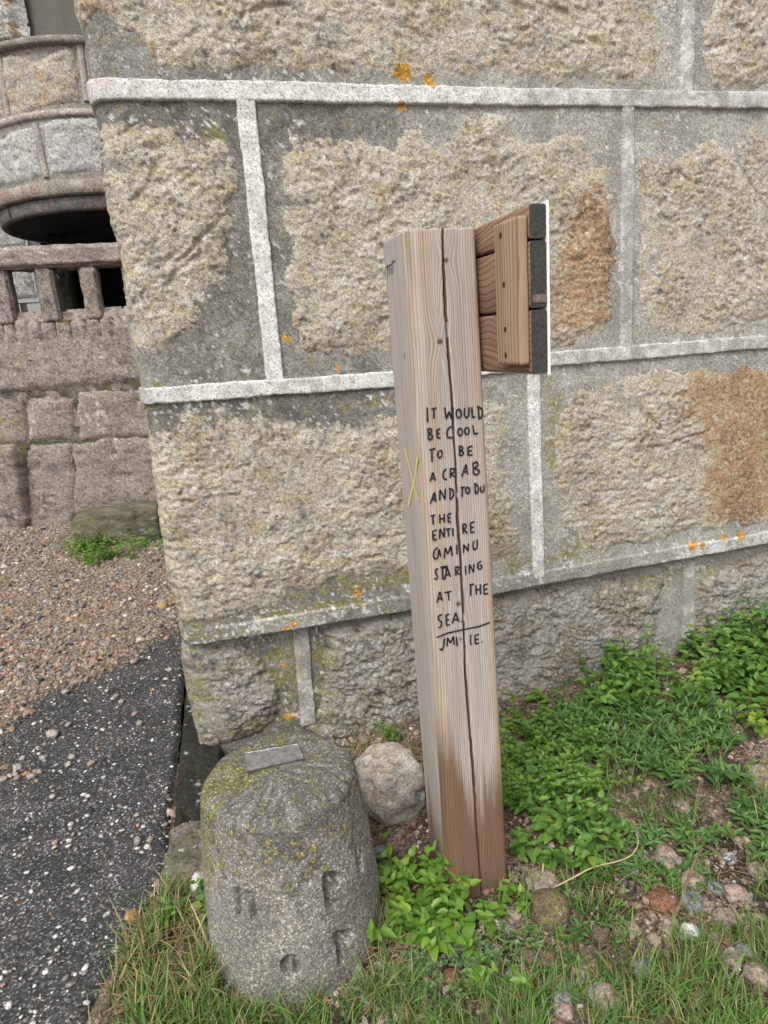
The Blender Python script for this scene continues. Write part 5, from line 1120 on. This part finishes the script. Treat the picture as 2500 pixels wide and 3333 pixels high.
for x, y in in_poly(Gp((1800, 2330), (2050, 2300), (2350, 2330), (2400, 2450), (2250, 2560), (2000, 2520), (1830, 2430)), 22, .07, 6):
    small_plant(x, y, 7, .10, .050, 'narrow leaved herb in the strip before the wall bank', 'narrow leaved herbs before the wall', True, name='narrow_leaved_herb', nodes=6, spread=.045)
for x, y in in_poly(Gp((1950, 2720), (2180, 2680), (2300, 2800), (2130, 2870), (1980, 2840)), 8, .07, 7):
    small_plant(x, y, 8, .06, .036, 'low narrow leaved herb on the bare soil beyond the dry straw', 'low herbs on the bare soil', True, name='narrow_leaved_herb', nodes=5, spread=.045, lean=(.2, -.2))
for x, y in in_poly(Gp((2380, 2650), (2600, 2560), (2600, 2750), (2450, 2800)), 5, .07, 8):
    small_plant(x, y, 9, .06, .040, 'narrow leaved herb beside the large pink stone', 'herbs by the large pink stone', True, name='narrow_leaved_herb', nodes=5, spread=.05)
for x, y in in_poly(Gp((1260, 3130), (1400, 3090), (1620, 3080), (1650, 3160), (1480, 3260), (1280, 3290)), 10, .06, 9):
    small_plant(x, y, 10, .045, .016, 'grey green creeping weed in front of the leafy clump', 'grey green creeping weeds', name='creeping_plant', mat='leaf_grey', nodes=5, spread=.04)
for x, y in in_poly(Gp((1650, 3060), (1900, 2960), (2050, 3080), (1950, 3220), (1700, 3240)), 8, .07, 10):
    small_plant(x, y, 6, .05, .026, 'small weed among the brown stones in the grass', 'weeds among the brown stones', True, nodes=4, spread=.05, name='narrow_leaved_herb')
for a, (px, py, n_) in enumerate([(70, 1690, 26), (300, 1800, 46), (470, 1785, 14), (330, 1830, 26), (400, 1825, 8)]):
    p = G(px, py); small_plant(p[0], p[1] + .05, n_, .16, .035, ['low green weed at the foot of the pink wall', 'bushy green weed growing before the mossy stone block', 'thin green weed beside the mossy stone block', 'low green weed in front of the bushy one', 'few green leaves on the gravel by the stone block'][a], None, nodes=5, spread=.07, name='weed', z=0.0)

for px, py in ((620, 2960), (560, 3010), (650, 3060)):
    p = G(px, py); leafy_plant(p[0], p[1], 3, .10, .036, 'leaf_mid', 'leafy weed between the asphalt edge and the bollard', 'leafy weeds between asphalt and bollard', spread=.03, name='weed')
# ------------------------------------------------------------------ grass and straw (uncountable)
def blades(pos, length, width, lean, droop, cols, seg=4):
    n = len(pos); t = np.linspace(0, 1, seg + 1); a = rng.uniform(0, 2*np.pi, n); dirx, diry = np.cos(a), np.sin(a)
    w = width[:, None]*(1 - t[None]**1.6*.93)
    hor = (lean[:, None]*t[None] + droop[:, None]*t[None]**2)*length[:, None]; ver = length[:, None]*t[None]*np.sqrt(np.clip(1 - (lean[:, None] + droop[:, None]*t[None])**2*.6, .08, 1))
    px = pos[:, 0:1] + dirx[:, None]*hor; py = pos[:, 1:2] + diry[:, None]*hor; pz = pos[:, 2:3] + ver
    b = a + np.pi/2 + rng.normal(0, .5, n); bx_, by_ = np.cos(b)[:, None]*w/2, np.sin(b)[:, None]*w/2
    V = np.stack([np.stack([px - bx_, py - by_, pz], -1), np.stack([px + bx_, py + by_, pz], -1)], 2).reshape(n, -1, 3)
    f = np.array([[2*i, 2*i + 1, 2*i + 3, 2*i + 2] for i in range(seg)]); m = 2*(seg + 1)
    F = (f[None] + (np.arange(n)*m)[:, None, None]).reshape(-1, 4); C = np.repeat(cols, m, 0)
    C = C*np.tile(np.repeat(.75 + .45*t, 2), n)[:, None]
    return V.reshape(-1, 3), F, C
k = NT('grass blade', 0.45, 0.35); c = k.attr('col', 'Color'); k.put(k.b.inputs['Base Color'], c)
tr = k.n('ShaderNodeBsdfTranslucent'); k.l(c, tr.inputs[0]); mx = k.n('ShaderNodeMixShader'); mx.inputs[0].default_value = .25
k.l(k.b.outputs[0], mx.inputs[1]); k.l(tr.outputs[0], mx.inputs[2]); k.l(mx.outputs[0], k.t.nodes['Material Output'].inputs[0]); M['grass'] = k.m
GREEN = np.array([(0.12, 0.25, 0.05), (0.095, 0.205, 0.04), (0.165, 0.29, 0.06), (0.13, 0.21, 0.08), (0.23, 0.25, 0.09), (0.40, 0.32, 0.17)])
REG = [  # polygon (photo px on the ground), blades, length, width, straw share
    (Gp((1900, 3420), (2000, 3220), (2150, 3100), (2280, 3080), (2420, 3000), (2480, 2860), (2700, 2700), (2900, 3500)), 4600, .052, .0042, .12),
    (Gp((430, 3600), (480, 3260), (700, 3240), (900, 3310), (1150, 3260), (1300, 3200), (1600, 3230), (1950, 3260), (1950, 3600)), 3800, .052, .0042, .08),
    (Gp((280, 3500), (330, 3300), (420, 3090), (540, 2920), (660, 2900), (690, 3050), (700, 3260), (560, 3420)), 900, .070, .0052, .32),
    (Gp((1640, 2900), (1950, 2820), (2200, 2820), (2350, 3050), (2150, 3180), (1900, 3250), (1600, 3200), (1580, 3050)), 1000, .045, .0040, .10),
    (Gp((2330, 2560), (2600, 2480), (2650, 2750), (2450, 2800), (2350, 2700)), 500, .07, .003, .1),
    (Gp((1900, 2520), (2200, 2560), (2300, 2700), (2050, 2720), (1880, 2700)), 260, .07, .003, .1),
    (Gp((1780, 2380), (2100, 2330), (2400, 2340), (2350, 2500), (2000, 2560)), 420, .10, .003, .12),
    (Gp((1245, 3000), (1280, 3050), (1290, 3250), (1190, 3290), (1235, 3150)), 160, .085, .003, .3),
    (Gp((1100, 2500), (1230, 2440), (1360, 2440), (1320, 2520), (1200, 2540)), 120, .12, .003, .55)]
Vg, Fg, Cg, o_ = [], [], [], 0
for a, (poly, n, ln, wd, straw) in enumerate(REG):
    P = np.array(poly); x = rng.uniform(P[:, 0].min(), P[:, 0].max(), n*5); y = rng.uniform(P[:, 1].min(), P[:, 1].max(), n*5)
    cl = fbm(x*6, y*6, 3, .6, 1100 + a); ok = (poly_sdf(x + .03*cl, y + .03*cl, poly) > -.01) & (rng.uniform(-.25, .45, len(x)) < cl + .10) & (x > edge_x(y) + .0) & (np.hypot(x - BC[0], y - BC[1]) > .222) & ((x < .46) | (x > .65) | (y < 1.385) | (y > 1.58))
    x, y = x[ok][:n], y[ok][:n]; m = len(x)
    L_ = ln*np.clip(rng.lognormal(0, .4, m), .35, 2.2); ci = np.where(rng.uniform(0, 1, m) < straw, 5, rng.integers(0, 5, m))
    v, f, c = blades(np.stack([x, y, ground_z(x, y) - .003], 1), L_, wd*rng.uniform(.6, 1.4, m), np.abs(rng.normal(.25, .2, m)), np.abs(rng.normal(.35, .25, m)), GREEN[ci]*rng.uniform(.75, 1.25, (m, 1)))
    Vg.append(v); Fg.append(f + o_); Cg.append(c); o_ += len(v)
put('grass', npmesh('grass', np.concatenate(Vg), np.concatenate(Fg), M['grass'], cols=dict(col=np.concatenate(Cg))), None, 'stuff')['label'] = 'short green grass with dry blades growing in tufts on the soil'
# dry straw lying about
Ps = []
STR = [(Gp((1120, 2480), (1400, 2440), (1400, 2520), (1160, 2560)), 110, .16, .05), (Gp((1235, 2850), (1300, 2850), (1300, 3250), (1215, 3280)), 60, .14, .03), (Gp((570, 2880), (690, 2880), (700, 3250), (360, 3300), (450, 3060)), 190, .12, .04), (Gp((1600, 2900), (2450, 2650), (2450, 3300), (1500, 3300)), 150, .09, .012), (Gp((1130, 2600), (1200, 2560), (1240, 2700), (1180, 2760)), 60, .12, .03)]
for a, (poly, n, ln, hz) in enumerate(STR):
    for x, y in in_poly(poly, n, .002, 1200 + a):
        an = random.uniform(0, 6.28); L_ = ln*random.uniform(.4, 1.3); t = np.linspace(-.5, .5, 6); bend = random.gauss(0, .25)
        z0 = float(ground_z(x, y)) + .006 + random.random()*hz; el = random.gauss(0, .22)
        P = np.stack([x + L_*(t*math.cos(an) - bend*t*t*math.sin(an)), y + L_*(t*math.sin(an) + bend*t*t*math.cos(an)), z0 + L_*(t*math.sin(el)) - .4*L_*t*t*abs(bend)], 1); P[:, 2] = np.maximum(P[:, 2], .003)
        Ps.append(tube(P, .0014*random.uniform(.6, 1.2), .0008, 4))
V, F = join(Ps); put('dry_straw', npmesh('dry_straw', V, F, plain('dry straw', (0.36, 0.26, 0.14), (0.22, 0.14, 0.08), 30)), None, 'stuff')['label'] = 'loose dry straw stems lying on the soil'
sm = plain('pale straw', (0.52, 0.42, 0.24), (0.42, 0.31, 0.16), 30); tw = plain('dead twig bark', (0.17, 0.11, 0.075), (0.26, 0.18, 0.13), 60)
def on_ground(pts, z=.012): return np.array([[*G(px, py, z + h), z + h] for px, py, h in pts])
def smooth_path(P, n=30):
    P = np.asarray(P); s_ = np.linspace(0, len(P) - 1, n); Q = np.stack([np.interp(s_, np.arange(len(P)), P[:, c]) for c in range(3)], 1)
    for _ in range(3): Q[1:-1] = (Q[:-2] + 2*Q[1:-1] + Q[2:])/4
    return Q
V, F = join([tube(smooth_path(on_ground([(1690, 2935, 0), (1780, 2900, .01), (1860, 2860, .03), (1930, 2820, .035), (2010, 2805, .03), (2060, 2785, .03), (2080, 2745, .05), (2072, 2715, .06)])), .0026, .0014, 6)])
tag(put('bent_straw', npmesh('bent_straw', V, F, sm)), 'long pale straw stem curling over the grass beside the post', 'straw')
V, F = join([tube(smooth_path(on_ground([(2180, 3015, 0), (2215, 2940, .005), (2240, 2860, .012), (2262, 2800, .02), (2285, 2762, .02)])), .0052, .0035, 7), tube(smooth_path(on_ground([(2240, 2865, .01), (2252, 2850, .02), (2270, 2848, .025)]), 8), .0025, .0015, 6)])
tag(put('dead_twig', npmesh('dead_twig', V, F, tw)), 'straight dead brown twig lying among pink stones', 'twig')
V, F = tube(smooth_path(on_ground([(1720, 2870, 0), (1745, 2862, .004), (1765, 2848, .01), (1768, 2815, .02), (1770, 2795, .03)])), .004, .003, 7)
tag(put('bent_straw', npmesh('bent_straw', V, F, sm)), 'short thick bent straw over the pink stone by the post', 'straw')
